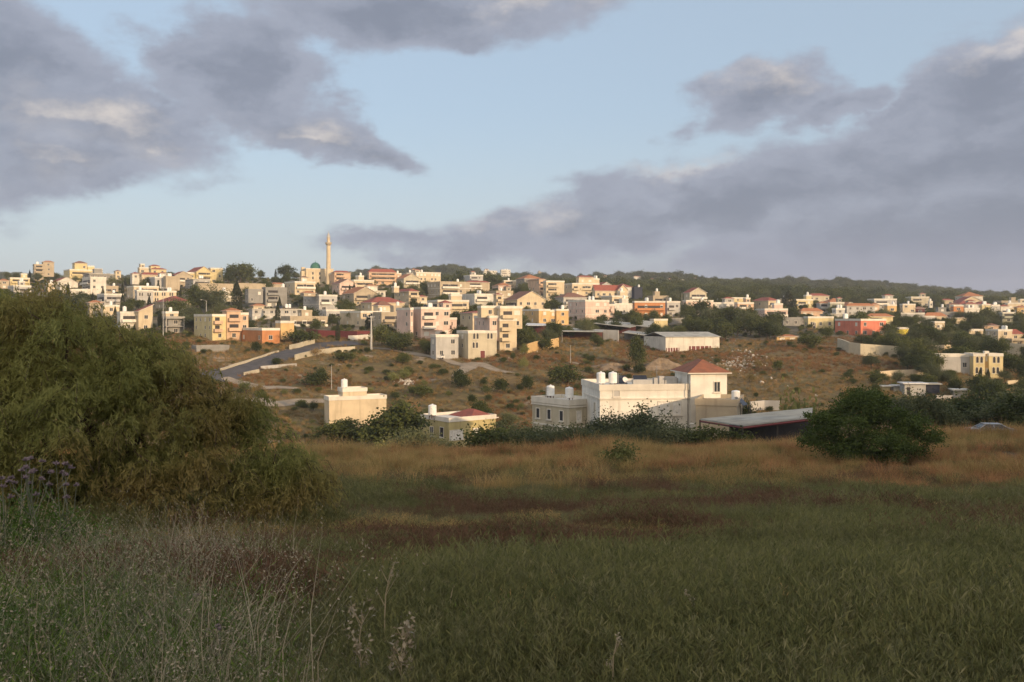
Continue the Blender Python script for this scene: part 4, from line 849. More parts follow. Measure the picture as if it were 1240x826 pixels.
q = MB(); q.lathe(0, 0, [(rw*.72, mz(120.9)), (rw*.72, mz(92))], 12); q.build('lantern', [M['cream']], minaret)
q = MB(); q.lathe(0, 0, [(rw*.95, mz(91.9)), (rw*.9, mz(88)), (rw*.45, mz(72)), (.12, mz(60)), (.06, mz(50))], 12); q.build('cap', [M['palegrey']], minaret)
H('house','B',[(1040,1044,1086,318,385,'')],'peach','small peach hall joined to the foot of the minaret','the small peach hall',ymax=600,tanks=0)
# ------------------------------------------------------------------ roads: strips draped on the terrain
def strip(name, pts, widths, mat, ymin=140, ymax=600, dz=.12, n_sub=14):
    P = [ground(x, y, ymin, ymax) for x, y in pts]; C_ = []; Wd = []
    for i in range(len(P)-1):
        p0 = P[max(i-1, 0)]; p1 = P[i]; p2 = P[i+1]; p3 = P[min(i+2, len(P)-1)]
        for j in range(n_sub):
            t = j/n_sub; C_.append(.5*((2*p1)+(-p0+p2)*t+(2*p0-5*p1+4*p2-p3)*t*t+(-p0+3*p1-3*p2+p3)*t**3)); Wd.append(widths[i]*(1-t)+widths[i+1]*t)
    C_.append(P[-1]); Wd.append(widths[-1]); V_ = []; m = 9
    for i, c in enumerate(C_):
        d = C_[min(i+1, len(C_)-1)]-C_[max(i-1, 0)]; d.z = 0; d.normalize(); nn = Vector((-d.y, d.x, 0))
        for j in range(m): q = c+nn*Wd[i]*(j/(m-1)-.5); V_.append((q.x, q.y, T(q.x, q.y)+dz+.06*(1-abs(j/(m-1)-.5)*2)))
    Q_ = [(i*m+j, (i+1)*m+j, (i+1)*m+j+1, i*m+j+1) for i in range(len(C_)-1) for j in range(m-1)]
    o = obj(name, np_mesh(name, np.array(V_), np.array(Q_), M[mat])); o['kind'] = 'structure'; return C_
ROADPTS = []
ROADPTS += [(c, 5) for c in strip('road', U((120,330),(215,295),(330,265),(470,222),(600,178),(720,148),(850,110),(960,95),(1120,86)), [10,10.5,10.5,10,10,10.5,12,13,14], 'asphalt')]
ROADPTS += [(c, 3) for c in strip('dirt_track', U((230,318),(330,355),(450,380),(580,388),(720,392)), [3,4,4,3.5,3], 'dirtroad', dz=.14)]
ROADPTS += [(c, 4) for c in strip('dirt_track', U((280,470),(400,478),(500,492),(620,490),(760,478),(900,476)), [9,10,6,5,4,4], 'dirtroad', dz=.10)]
ROADPTS += [(c, 3) for c in strip('dirt_track', [pix('Y', *q) for q in ((880,140),(935,105),(985,75),(1000,58),(1040,60),(1130,95),(1240,115))], [2,3.5,6,7,4,3,2.5], 'dirtroad')]
ROADPTS += [(c, 3) for c in strip('dirt_track', [pix('C', *q) for q in ((270,680),(380,690),(500,712),(640,735),(760,770),(860,800))], [3,3,3,3,2.5,2.5], 'dirtroad')]
# bare earth heap beside the hall and rubble tip
def heap(name, px_, row, w, h, mat, label, ymin=140):
    p = ground(px_, row, ymin); n = 40; rng = np.random.default_rng(int(px_)); V_ = []; Q_ = []
    for j in range(11):
        r = w/2*j/10
        for i in range(n):
            a = 2*math.pi*i/n; rr_ = r*(1+.22*math.sin(3*a+px_)+.12*math.sin(5*a+1)); x = p.x+rr_*math.cos(a); y = p.y+rr_*.7*math.sin(a)
            z = T(x, y)+h*max(0, 1-(j/10)**1.7)*(1+.35*math.sin(2*a+1))+rng.normal(0, .09*h*(1-j/10))-.15; V_.append((x-p.x, y-p.y, z-p.z))
    for j in range(10):
        for i in range(n): Q_.append((j*n+i, (j+1)*n+i, (j+1)*n+(i+1) % n, j*n+(i+1) % n))
    o = obj(name, np_mesh(name, np.array(V_), np.array(Q_), M[mat]), None, tuple(p)); tag(o, label, 'earth heap'); return o
heap('earth_heap', 800, 447, 12, 2.4, 'soil', 'pale conical heap of bare earth left of the white industrial hall')
heap('earth_heap', 742, 446, 12, 1.2, 'soil', 'flatter brown earth heap below the long dark open shed')
# aerials, cables
for (x, y_, z, h, par) in ((.4, 5.4, 5.5, 2.4, stoneh), (3.2, 3.0, 7.6, 1.8, mainh), (9.0, 5.0, 7.6, 2.6, mainh)):
    q = MB(); q.tube([(x, y_, z), (x, y_, z+h)], .035, 5); [q.tube([(x-.5, y_, z+h-.1-.22*i), (x+.5, y_, z+h-.1-.22*i)], .015, 4) for i in range(3)]; q.build('aerial', [M['metal']], par)
for (x, y_, z, par) in ((4.2, 3.5, 7.6, mainh), (1.2, 2.2, 5.5, stoneh)):
    q = MB(); q.lathe(0, 0, [(.03, 0), (.3, .06), (.42, .14), (.40, .15), (.05, .04)], 14); d_ = q.build('satellite_dish', [M['shutter']], par, (x, y_, z+.8)); d_.rotation_euler = (R(60), 0, R(20))
    q = MB(); q.tube([(0, 0, 0), (0, 0, -.8)], .03, 5); w_ = q.build('mast', [M['metal']], par, (x, y_, z+.82))
# ------------------------------------------------------------------ trees
def rand_dirs(n, rng): d = rng.normal(size=(n, 3)); return d/np.linalg.norm(d, axis=1)[:, None]
def leaves(P, size, rng, droop=0, aspect=.6, mat=None, name='crown', dirs=None, spread=1.0):
    """diamond leaves at the points P"""
    n = len(P); a = rand_dirs(n, rng) if dirs is None else dirs
    if droop: a = a*(1-abs(droop))+np.array([0, 0, -1.0])*droop; a /= np.linalg.norm(a, axis=1)[:, None]+1e-9
    b = np.cross(a, rand_dirs(n, rng)); b /= np.linalg.norm(b, axis=1)[:, None]+1e-9
    s = size*rng.uniform(.6, 1.35, n)[:, None]
    V_ = np.stack([P-a*s*.5, P+b*s*aspect*.5, P+a*s*.5, P-b*s*aspect*.5], 1).reshape(-1, 3)
    return np_mesh(name, V_, np.arange(4*n).reshape(-1, 4), mat)
def clump_pts(blobs, nclump, per, csize, rng, shell=.55, flat=.8):
    out = []
    w = np.array([b_[3]*b_[4]*b_[5] for b_ in blobs])**.67; w = w/w.sum()
    for bl, ww in zip(blobs, w):
        k_ = max(3, int(nclump*ww)); d = rand_dirs(k_, rng); d[:, 2] = np.where(d[:, 2] < -.35, -d[:, 2]*.5, d[:, 2])
        r = rng.uniform(shell, 1.02, k_)[:, None]; c = np.array(bl[:3])+d*r*np.array(bl[3:6])
        cs = csize*rng.uniform(.55, 1.3, k_)
        for ci, si in zip(c, cs):
            m_ = int(per*rng.uniform(.6, 1.3)); q = rng.normal(size=(m_, 3))*.5; q[:, 2] *= flat; out.append(ci+q*si)
    return np.concatenate(out)
def trunk_mesh(h, r, limbs, rng, name='trunk', mat='bark', spread=.35):
    b = MB(); b.smooth = True; p = [(0, 0, -.8)]+[(rng.normal()*.05*h*i/4, rng.normal()*.05*h*i/4, h*i/4) for i in range(1, 5)]
    b.tube(p, [r*1.3, r, r*.85, r*.7, r*.5], 7)
    for i in range(limbs):
        a = 2*math.pi*(i+rng.random()*.6)/limbs; z0 = h*rng.uniform(.45, .9); e = (math.cos(a)*h*spread*rng.uniform(.8, 1.3), math.sin(a)*h*spread*rng.uniform(.8, 1.3), z0+h*rng.uniform(.35, .7))
        m_ = (e[0]*.45, e[1]*.45, z0+(e[2]-z0)*.35); b.tube([(0, 0, z0), m_, e], [r*.5, r*.35, r*.12], 5)
    return b.mesh(name, [M[mat]])
KIND = {}
def make_kinds():
    rng = np.random.default_rng(11)
    for v in range(4):                                 # unit trees: height 1 m, width 1 m, scaled on placing
        bl = [(rng.uniform(-.12,.12), rng.uniform(-.12,.12), .54, .36, .36, .38)]+[(rng.uniform(-.28,.28), rng.uniform(-.25,.25), rng.uniform(.30,.72), .24, .24, .2) for _ in range(5)]
        KIND['round', v] = (leaves(clump_pts(bl, 90, 55, .17, rng), .05, rng, mat=M['leaf'], aspect=.75), trunk_mesh(.5, .035, 4, rng))
        KIND['olive', v] = (leaves(clump_pts(bl, 90, 60, .17, rng, shell=.4), .04, rng, mat=M['leafolive'], aspect=.6), trunk_mesh(.45, .04, 4, rng))
        bb = [(rng.uniform(-.2,.2), rng.uniform(-.2,.2), .36, .36, .36, .42) for _ in range(3)]
        KIND['bush', v] = (leaves(clump_pts(bb, 60, 55, .22, rng, shell=.3), .06, rng, mat=M['leaf'], aspect=.75), trunk_mesh(.3, .03, 3, rng))
        KIND['yellowbush', v] = (leaves(clump_pts(bb, 40, 36, .2, rng, shell=.3), .07, rng, mat=M['leafyel'], aspect=.6), trunk_mesh(.3, .025, 3, rng))
        KIND['drybush', v] = (leaves(clump_pts(bb, 30, 30, .25, rng, shell=.2), .08, rng, mat=M['leafdry'], aspect=.35), trunk_mesh(.3, .02, 3, rng))
        KIND['bloom', v] = (leaves(clump_pts(bb, 40, 40, .22, rng, shell=.3), .07, rng, mat=M['magenta'], aspect=.8), trunk_mesh(.3, .03, 3, rng))
    for v in range(2):
        z = rng.uniform(.05, 1, 4200); r = .5*np.minimum(1, (1-z)*2.0+.06)*(.3+.7*rng.random(4200)**.6)*np.minimum(1, z*6+.3); a = rng.uniform(0, 6.28, 4200)
        KIND['cypress', v] = (leaves(np.stack([r*np.cos(a), r*np.sin(a), z], 1), .05, rng, droop=-.35, mat=M['leafcyp'], aspect=.8), trunk_mesh(.4, .03, 2, rng, spread=.1))
        b = MB(); P_ = []
        for i in range(26):                            # palm fronds
            a = 2*math.pi*i/26+rng.normal()*.1; up = rng.uniform(-.15, .9); L_ = .5
            for j in range(14):
                u = (j+1)/14; P_.append((math.cos(a)*L_*u*(1-.15*u), math.sin(a)*L_*u*(1-.15*u), .72+.26*up*u-.42*u*u*(1.1-up*.5)))
        P_ = np.repeat(np.array(P_), 5, 0); P_ = P_+rng.normal(size=P_.shape)*.012
        KIND['palm', v] = (leaves(P_, .09, rng, droop=.35, aspect=.25, mat=M['leaf']), trunk_mesh(.72, .035, 0, rng))
make_kinds()
for cm_, tm_ in KIND.values():                        # every crown fills a unit box exactly
    n_ = len(cm_.vertices); a_ = np.empty(n_*3, np.float32); cm_.vertices.foreach_get('co', a_); a_ = a_.reshape(-1, 3)
    lo, hi = np.percentile(a_, 1, 0), np.percentile(a_, 99, 0); w_ = max(hi[0]-lo[0], hi[1]-lo[1]); a_[:, :2] /= w_; a_[:, 2] /= hi[2]; cm_.vertices.foreach_set('co', a_.ravel()); cm_.update()
PLACED = []; SEEN = {}
def tree(kind, base, h, w, label=None, cat=None, group=None, name=None):
    v = random.randrange(2 if kind in ('cypress', 'palm') else 4); cm, tm = KIND[kind, v]
    nm = name or {'round': 'broadleaf_tree', 'olive': 'olive_tree', 'bush': 'bush', 'yellowbush': 'bush', 'drybush': 'dry_shrub', 'bloom': 'bougainvillea', 'cypress': 'cypress', 'palm': 'palm_tree'}[kind]
    r = empty(nm, (base[0], base[1], base[2]-.1)); r.scale = (w, w, h); r.rotation_euler = (0, 0, random.uniform(0, 6.28))
    obj('crown', cm, r); obj('trunk', tm, r)
    if h < 2.5 and kind in ('bush', 'yellowbush', 'drybush'): pass
    tag(r, label, cat or {'bush': 'bush', 'yellowbush': 'bush', 'drybush': 'shrub', 'bloom': 'bougainvillea', 'palm': 'palm'}.get(kind, 'tree'), group)
    px_ = CX+F*base[0]/base[1]; rb = HOR-F*base[2]/base[1]; rt = HOR-F*(base[2]+h)/base[1]; hw = w*F/base[1]/2
    PLACED.append((r, kind, px_, rb, rt, hw, base[1], h, label)); return r
def tp(kind, rg, x, yb, hpx, wpx, label=None, ymin=140, ymax=680, Y=None, **kw):
    """tree whose foot stands on the ground seen at (x, yb) of a detail view; height and width as seen there"""
    a, b = pix(rg, x, yb); s0 = RG[rg][2]
    if Y: kk = (a-CX)/F; p = Vector((kk*Y, Y, T(kk*Y, Y)))
    else: p = ground(a, b, ymin, ymax)
    h = (b-(b-hpx/s0))*p.y/F
    if Y: h = max(.5, p.y/F*((HOR-(b-hpx/s0)))-p.z)
    return tree(kind, p, h, wpx/s0*p.y/F*(1.35 if Y else 1), label, **kw)
# trees one can tell apart
tp('round','B',470,385,128,190,'big dark round tree on the skyline, highest of the crowns left of the mosque')
tp('round','B',395,380,95,60,'smaller dark tree touching the left side of the big skyline tree')
tp('cypress','B',448,525,165,62,'dark narrow cypress standing below the big skyline tree')
tp('round','B',752,352,88,120,'rounded loose tree on the skyline between the big dark tree and the mosque')
tp('round','B',200,570,175,150,'left crown of the bushy trees above the unfinished concrete house')
tp('olive','B',300,575,180,190,'broad brownish-green tree in front of the long low tan building')
tp('bush','B',90,580,100,150,'dark low tree left of the broad brownish-green tree')
tp('palm','C',86,215,75,75,'palm on the skyline just behind the peach cube house', ymax=690)
tp('bush','B',850,760,85,200,'dense green bush at the bend of the road')
tp('bush','U',830,380,95,165,'round dark bush in the dry slope inside the road bend')
tp('bush','U',590,235,50,70,'small bush on the valley side of the road')
tp('bush','U',1030,215,70,150,'low dark thicket at the right of the road bend')
tp('cypress','C',245,560,90,55,'dark slim tree behind the tall utility pole')
tp('bush','C',320,665,130,130,'dark bush to the right of the tall utility pole')
tp('bush','C',450,700,110,200,'dark bush strip under the tall pinkish apartment block')
tp('bush','C',600,715,80,120,'small dark bush left of the stone house with arched windows')
tp('bush','D',1000,800,220,130,'tall dark shrub on the earth bank left of the industrial hall', ymax=400)
tp('bush','X',400,280,150,230,'round dark bush on the rust-coloured slope above the stone house')
tp('bush','X',720,240,70,140,'dark bush just behind the farmhouse roof drums')
tp('cypress','Fz',205,345,150,110,'tall dark conifer between the bright red-roofed house and the yellow flat house')
tp('bush','Fz',80,455,110,170,'dark tree below the bright red-roofed house')
tp('bush','Fz',350,600,100,160,'dark bush right of the vivid orange-roofed shed')
tp('cypress','Fz',168,500,65,50,'small reddish-dark conifer above the vivid orange-roofed shed')
tp('bloom','G',175,650,95,110,'magenta bougainvillea at the right end of the tan retaining wall')
tp('bush','G',125,660,75,90,'dark bush at the foot of the magenta bougainvillea')
tp('cypress','G',680,815,75,28,'small dark cypress before the left bay of the yellow villa', ymin=180)
tp('cypress','G',742,815,75,28,'small dark cypress before the central bay of the yellow villa', ymin=180)
tp('cypress','G',806,815,110,30,'taller dark cypress before the right bay of the yellow villa', ymin=180)
tp('palm','G',845,600,70,80,'small palm left of the pillared porch house')
tp('bush','G',950,790,160,160,'big dark tree right of the yellow villa', ymax=330)
tp('bush','G',980,430,130,90,'tall dark tree at the right edge above the cream villa')
tp('round','G',720,400,125,150,'broad dark tree in the middle of the eastern quarter')
tp('bush','E',520,440,120,150,'dark tree at the left end of the tree belt behind the white hall', ymax=460)
for i, (x, yb, h_, w_) in enumerate([(600,500,130,150),(690,520,150,160),(780,520,140,150),(860,540,150,170),(940,580,150,160),(1000,610,140,170),(1010,480,80,120),(450,500,90,120),(560,520,90,120)]):
    tp('round' if i % 3 else 'olive','E',x,yb,h_,w_,None)
# trees between the farm buildings and the field, all in evening shade
tp('round','Y',195,600,190,250,'dark tree hiding the lower left of the lone cream house',Y=165)
tp('round','Y',480,590,285,300,'tallest dark tree between the lone cream house and the squat yellow house',Y=160)
tp('olive','Y',560,610,150,220,'grey-green tree in front of the tallest dark tree',Y=140)
tp('olive','Y',720,625,130,240,'grey-green bush before the squat yellow house',Y=138)
tp('yellowbush','Y',430,660,115,150,'yellow-green shrub at the field edge below the lone cream house',Y=125)
tp('yellowbush','Y',560,660,80,110,'smaller yellow-green shrub right of its twin at the field edge',Y=122)
tp('olive','Y',300,665,90,260,'low grey-green thicket at the left end of the field edge',Y=120)
tp('olive','Y',1150,620,190,200,'tall olive tree right of the squat yellow house',Y=140)
tp('olive','X',60,700,150,260,'olive tree left of the stone house with two drums',Y=112)
tp('olive','X',260,740,160,230,'small olive tree in front of the stone house with two drums',Y=104)
tp('olive','X',600,740,270,260,'left olive tree in front of the farmhouse',Y=104)
tp('round','X',780,750,230,240,'dark broad tree in the middle before the farmhouse',Y=106)
tp('olive','X',960,760,330,330,'tallest olive tree before the farmhouse wall',Y=103)
tp('olive','X',1170,770,230,260,'right olive tree before the farmhouse, beside the gate post',Y=104)
tp('bush','W',330,700,125,260,'dark low bush in the shade under the canopy front',Y=95)
tp('bush','W',480,700,110,260,'dark bush right under the middle of the canopy',Y=96)
for i, (x, yb, h_, w_, yy, kd) in enumerate([(340,720,150,260,100,'olive'),(480,735,180,240,98,'olive'),(130,715,120,240,105,'bush'),(700,760,190,250,97,'olive'),(880,770,200,260,96,'olive'),(1080,775,220,260,97,'olive'),(-60,690,150,260,118,'olive'),(-180,700,120,260,112,'bush')]): tp(kd,'X',x,yb,h_,w_,['low olive in front of the gap left of the stone house with two drums','rounded olive before the right corner of the stone house with two drums','low dark bush before the left corner of the stone house with two drums','low olive before the left end of the farmhouse','low olive before the middle of the farmhouse','low olive before the right half of the farmhouse','olive between the squat yellow house and the stone house with two drums','low dark bush right of the squat yellow house'][i],Y=yy)
tp('olive','W',650,470,70,150,'pale olive bush behind the canopy roof',Y=122)
tp('yellowbush','W',1030,480,160,230,'pale green shrub between the canopy and the dry slope',Y=130)
tp('olive','V',560,560,230,230,'olive-brown tree behind the right side of the big dark carob')
tp('olive','V',760,600,260,200,'brownish olive tree beside the big dark carob',Y=92)
tp('round','V',950,560,180,250,'dark tree behind the parked car on its left',Y=118)
tp('olive','V',1090,560,215,260,'broad grey-olive tree right behind the parked car',Y=115)
tp('round','V',1230,570,220,240,'dark tree behind the parked car at the right edge',Y=112)
tp('bush','V',850,480,110,170,'dark bush below the yellow twin-bay villa on its left',Y=150)
tp('bush','V',1010,440,110,200,'dark bush belt below the yellow twin-bay villa',Y=160)
tp('olive','V',1180,440,130,200,'olive tree below the yellow twin-bay villa on its right',Y=165)
tp('yellowbush','X',762,850,190,190,'single bright green bush standing in the dry grass at the field edge',Y=62).scale[2] *= 1
# fill the town and slopes with trees, never in front of a nearer house
def blocked(px_, rb, rt, hw, Y):
    for (x0, x1, yt, yb), hy in HBOX:
        ox = min(px_+hw, x1)-max(px_-hw, x0); oy = min(rb, yb)-max(rt, yt)
        if ox > 0 and oy > 0 and Y < hy+6:
            if ox*oy > .30*(x1-x0)*(yb-yt) or (rt < yt+.35*(yb-yt) and ox > .3*(x1-x0)) or ox*oy > 130: return True
        if ox > 0 and abs(Y-hy) < 6 and hw > 0 and px_ > x0 and px_ < x1: return True
    return False
def fill(n, x0, x1, r0, r1, kinds, hr, ymin=140, ymax=690, sep=.8):
    c = 0
    for _ in range(n*12):
        if c >= n: break
        x = random.uniform(x0, x1); r = random.uniform(r0(x) if callable(r0) else r0, r1(x) if callable(r1) else r1)
        p = ground(x, r, ymin, ymax); h = random.uniform(*hr); w = h*random.uniform(.8, 1.35); kd = random.choice(kinds)
        if kd == 'cypress': w = h*.28; h *= 1.2
        px_ = x; rb = HOR-F*p.z/p.y; rt = HOR-F*(p.z+h)/p.y; hw = w*F/p.y/2*.9
        if blocked(px_, rb, rt, hw, p.y): continue
        if any(abs(q[2]-px_) < (q[5]+hw)*sep*.55 and abs(q[3]-rb) < 3.5 for q in PLACED): continue
        if any(abs(c_.x-p.x) < w_+w*.3 and abs(c_.y-p.y) < w_+w*.3 for c_, w_ in ROADPTS): continue
        tree(kd, p, h, w); c += 1
fill(120, 60, 430, 338, 415, ['round', 'round', 'bush', 'olive', 'round', 'cypress'], (4, 7.5))
fill(22, 425, 490, 340, 400, ['round', 'bush', 'olive'], (3, 6))
fill(170, 480, 800, 342, 425, ['round', 'round', 'bush', 'olive'], (4, 8))
fill(120, 790, 1060, 360, 412, ['round', 'round', 'olive', 'bush', 'round', 'olive'], (4, 8))
fill(150, 1040, 1250, 366, 450, ['round', 'round', 'olive', 'bush', 'round', 'olive'], (4, 8))
fill(45, 290, 640, 420, 500, ['bush', 'yellowbush', 'drybush', 'bush'], (1.5, 3.6))
fill(35, 640, 1100, 440, 505, ['drybush', 'bush', 'yellowbush'], (1.2, 3.0))
fill(24, 1060, 1250, 450, 492, ['bush', 'round', 'olive'], (3, 6))
fill(14, 400, 620, 505, 540, ['bush', 'olive'], (2.5, 4.5), ymin=150)
fill(40, 0, 480, 330, 345, ['round', 'round', 'olive', 'bush', 'cypress'], (3.5, 6.5), ymin=480, ymax=700)
# labels for the filled-in ones: look and nearest building, told apart by size
LOOK = dict(round='dark round-crowned tree', olive='grey-green loose-crowned tree', bush='low dense green bush', yellowbush='yellow-green bush', drybush='dry brown shrub', cypress='narrow dark cypress')
todo = {}
for q in PLACED:
    if q[8]: continue
    px_, rb = q[2], q[3]; best = min(REFS, key=lambda r: abs(r[0]-px_)/14+abs(r[1]-(rb+q[4])/2)/7)
    dx, dy = px_-best[0], (rb+q[4])/2-best[1]
    if abs(dx) > 5: rel = 'right of' if dx > 0 else 'left of'
    elif q[6] < best[3]: rel = 'just below'
    else: rel = 'rising behind'
    if abs(dx) > 30: rel = 'far '+rel
    elif abs(dx) > 5 and abs(dy) > 7: rel = ('below and ' if dy > 0 else 'above and ')+rel
    todo.setdefault((LOOK[q[1]], rel, best[2]), []).append(q)
for (look, rel, ref), qs in todo.items():
    qs.sort(key=lambda q: -q[7])
    if len(qs) == 1: qs[0][0]['label'] = f'{look} {rel} {ref}'
    else:
        wd = ['tallest', 'second tallest', 'third tallest', 'fourth tallest', 'fifth tallest', 'sixth tallest', 'seventh tallest', 'eighth tallest', 'ninth tallest', 'tenth tallest']
        for i, q in enumerate(qs): q[0]['label'] = f'{wd[i] if i < len(wd) else "shortest"} {look} {rel} {ref}'
    for q in qs:
        if len(q[0]['label'].split()) > 15: q[0]['label'] = q[0]['label'].replace(' round-crowned', '').replace(' loose-crowned', '').replace('low dense ', '').replace(' and left', ' left').replace(' and right', ' right').replace('two-storey ', '').replace('narrow dark cypress', 'cypress').replace('grey-green tree', 'olive tree')
        if len(q[0]['label'].split()) > 16: w = q[0]['label'].split(); i = w.index('the'); q[0]['label'] = ' '.join(w[:i+1]+[u for u in w[i+1:] if u != 'the'][:max(1, 99)]).replace('loose ', '')
        w = q[0]['label'].split()
        if len(w) > 16: q[0]['label'] = ' '.join(x_ for x_ in w if x_ not in ('small', 'long', 'low', 'narrow', 'dense', 'with'))
        q[0]['label'] = q[0]['label'] if len(q[0]['label'].split()) <= 16 else q[0]['label'].replace(' and ', ' ')
        if len(q[0]['label'].split()) > 16: q[0]['label'] = ' '.join(x_ for x_ in q[0]['label'].split() if x_ not in ('edge', 'building', 'far', 'white', 'dark', 'green', 'small', 'dry'))
    for q in qs:
        if len(q[0]['label'].split()) > 16: q[0]['label'] = q[0]['label'].replace('rising ', '').replace('just ', '').replace('yellow-green ', '').replace('grey-green ', '').replace('low ', '')
    for q in qs: q[0]['group'] = 'trees and bushes of the town and valley'
# ------------------------------------------------------------------ scatter of stuff with geometry nodes
def src(name, me): return bpy.data.objects.new(name, me)
def scatter(name, P, S, sources, label_kind='stuff', idx=None, tilt=.12, seed=1):
    rng = np.random.default_rng(seed); n = len(P)
    me = bpy.data.meshes.new(name); me.vertices.add(n); me.vertices.foreach_set('co', np.asarray(P, np.float32).ravel())
    a = me.attributes.new('scl', 'FLOAT_VECTOR', 'POINT'); S = np.asarray(S, np.float32); S = np.repeat(S[:, None], 3, 1) if S.ndim == 1 else S; a.data.foreach_set('vector', np.ascontiguousarray(S).ravel())
    a = me.attributes.new('rot', 'FLOAT_VECTOR', 'POINT'); r = np.stack([rng.normal(size=n)*tilt, rng.normal(size=n)*tilt, rng.uniform(0, 6.283, n)], 1); a.data.foreach_set('vector', r.astype(np.float32).ravel())
    a = me.attributes.new('idx', 'INT', 'POINT'); a.data.foreach_set('value', (rng.integers(0, len(sources), n) if idx is None else np.asarray(idx)).astype(np.int32))
    o = obj(name, me); o['kind'] = label_kind
    ng = bpy.data.node_groups.new(name+'_scatter', 'GeometryNodeTree'); ng.interface.new_socket('Geometry', in_out='INPUT', socket_type='NodeSocketGeometry'); ng.interface.new_socket('Geometry', in_out='OUTPUT', socket_type='NodeSocketGeometry')
    gi = ng.nodes.new('NodeGroupInput'); go = ng.nodes.new('NodeGroupOutput'); J = ng.nodes.new('GeometryNodeJoinGeometry')
    def attr(nm, ty): n_ = ng.nodes.new('GeometryNodeInputNamedAttribute'); n_.data_type = ty; n_.inputs['Name'].default_value = nm; return n_.outputs['Attribute']
    rot, scl, ix = attr('rot', 'FLOAT_VECTOR'), attr('scl', 'FLOAT_VECTOR'), attr('idx', 'INT')
    for i, so_ in enumerate(sources):
        oi = ng.nodes.new('GeometryNodeObjectInfo'); oi.inputs['Object'].default_value = so_; oi.inputs['As Instance'].default_value = True
        cmp = ng.nodes.new('FunctionNodeCompare'); cmp.data_type = 'INT'; cmp.operation = 'EQUAL'; ng.links.new(ix, cmp.inputs[2]); cmp.inputs[3].default_value = i
        ip = ng.nodes.new('GeometryNodeInstanceOnPoints'); ng.links.new(gi.outputs[0], ip.inputs['Points']); ng.links.new(cmp.outputs[0], ip.inputs['Selection']); ng.links.new(oi.outputs['Geometry'], ip.inputs['Instance'])
        ng.links.new(rot, ip.inputs['Rotation']); ng.links.new(scl, ip.inputs['Scale']); ng.links.new(ip.outputs[0], J.inputs[0])
    ng.links.new(J.outputs[0], go.inputs[0]); m_ = o.modifiers.new('scatter', 'NODES'); m_.node_group = ng; return o
def tuft(name, n, h, spread, width, lean, mat, seed, head=None, curve=.35):
    """grass tuft: each blade is two tapering quads bent outwards"""
    rng = np.random.default_rng(seed); a = rng.uniform(0, 6.283, n); r = spread*np.sqrt(rng.random(n)); base = np.stack([r*np.cos(a), r*np.sin(a), np.full(n, -.04)], 1)
    a2 = a+rng.normal(size=n)*.8; hh = h*rng.uniform(.45, 1.1, n); ln = lean*rng.uniform(.2, 1.3, n)*hh
    d = np.stack([np.cos(a2), np.sin(a2), np.zeros(n)], 1); side = np.stack([-np.sin(a2+rng.normal(size=n)), np.cos(a2), np.zeros(n)], 1)*width
    mid = base+d*(ln*.35)[:, None]+np.array([0, 0, 1])*(hh*.55)[:, None]; tip = base+d*ln[:, None]+np.array([0, 0, 1])*(hh*(1-curve*lean))[:, None]
    V_ = np.stack([base-side*.5, base+side*.5, mid+side*.42, mid-side*.42, tip+side*.08, tip-side*.08], 1).reshape(-1, 3)
    q = np.arange(n)[:, None]*6; Q_ = np.concatenate([q+np.array([0, 1, 2, 3]), q+np.array([3, 2, 4, 5])])
    if head:
        k_ = int(n*head[0]); P_ = np.repeat(tip[:k_], 5, 0)+rng.normal(size=(k_*5, 3))*np.array([.010, .010, .05])*head[1]; s = .009*head[1]
        a_ = rand_dirs(len(P_), rng); b_ = np.cross(a_, rand_dirs(len(P_), rng)); V2 = np.stack([P_-a_*s, P_+b_*s*.5, P_+a_*s, P_-b_*s*.5], 1).reshape(-1, 3)
        Q2 = np.arange(len(V2)).reshape(-1, 4)+len(V_); V_ = np.concatenate([V_, V2]); Q_ = np.concatenate([Q_, Q2])
    return src(name, np_mesh(name, V_, Q_, M[mat]))
def herb(name, n, h, spread, size, mat, seed):
    """leafy low herb: small leaves spread up thin stems"""
    rng = np.random.default_rng(seed); ns = 26; a = rng.uniform(0, 6.283, ns); r = spread*np.sqrt(rng.random(ns)); lean = rng.normal(size=(ns, 2))*.25
    st = rng.integers(0, ns, n); u = rng.random(n)**.7; hh = h*rng.uniform(.55, 1.1, ns)
    P_ = np.stack([r[st]*np.cos(a[st])+lean[st, 0]*u*h, r[st]*np.sin(a[st])+lean[st, 1]*u*h, hh[st]*u], 1)+rng.normal(size=(n, 3))*.02
    return src(name, leaves(P_, size*1.7, rng, droop=-.55, aspect=.13, mat=M[mat]))
G0 = herb('herb', 420, .38, .32, .036, 'grassgreen', 1); G1 = herb('herb', 420, .36, .34, .034, 'grassgreen2', 2); G2 = tuft('green_tuft', 150, .42, .28, .006, .8, 'grassgreen', 3)
G3 = herb('reddish_herb', 340, .32, .32, .032, 'grassred', 4); S0 = tuft('straw_tuft', 110, .75, .26, .008, .45, 'straw', 5, (.5, 1.0)); S1 = tuft('rust_tuft', 110, .7, .28, .009, .5, 'strawred', 6, (.4, 1.0)); G4 = tuft('grey_tuft', 130, .36, .28, .005, .8, 'grassgreen2', 8, (.3, .7))
G5 = herb('dry_herb', 380, .30, .32, .026, 'straw', 18)
rng = np.random.default_rng(5)
def fan(n, y0, y1, power, margin=1.35):
    Y_ = (y0**power+(y1**power-y0**power)*rng.random(n))**(1/power); X_ = rng.uniform(-.545*margin, .545*margin, n)*Y_; X_ = X_+rng.uniform(-1.5, 1.5, n); return X_, Y_
Xs, Ys = [], []
for n, a_, b_ in ((6500, 2.2, 7), (16000, 7, 20), (20000, 20, 48), (20000, 48, 108)): x_, y_ = fan(n, a_, b_, 2); Xs.append(x_); Ys.append(y_)
X_ = np.concatenate(Xs); Y_ = np.concatenate(Ys); Z_ = terr(X_, Y_)
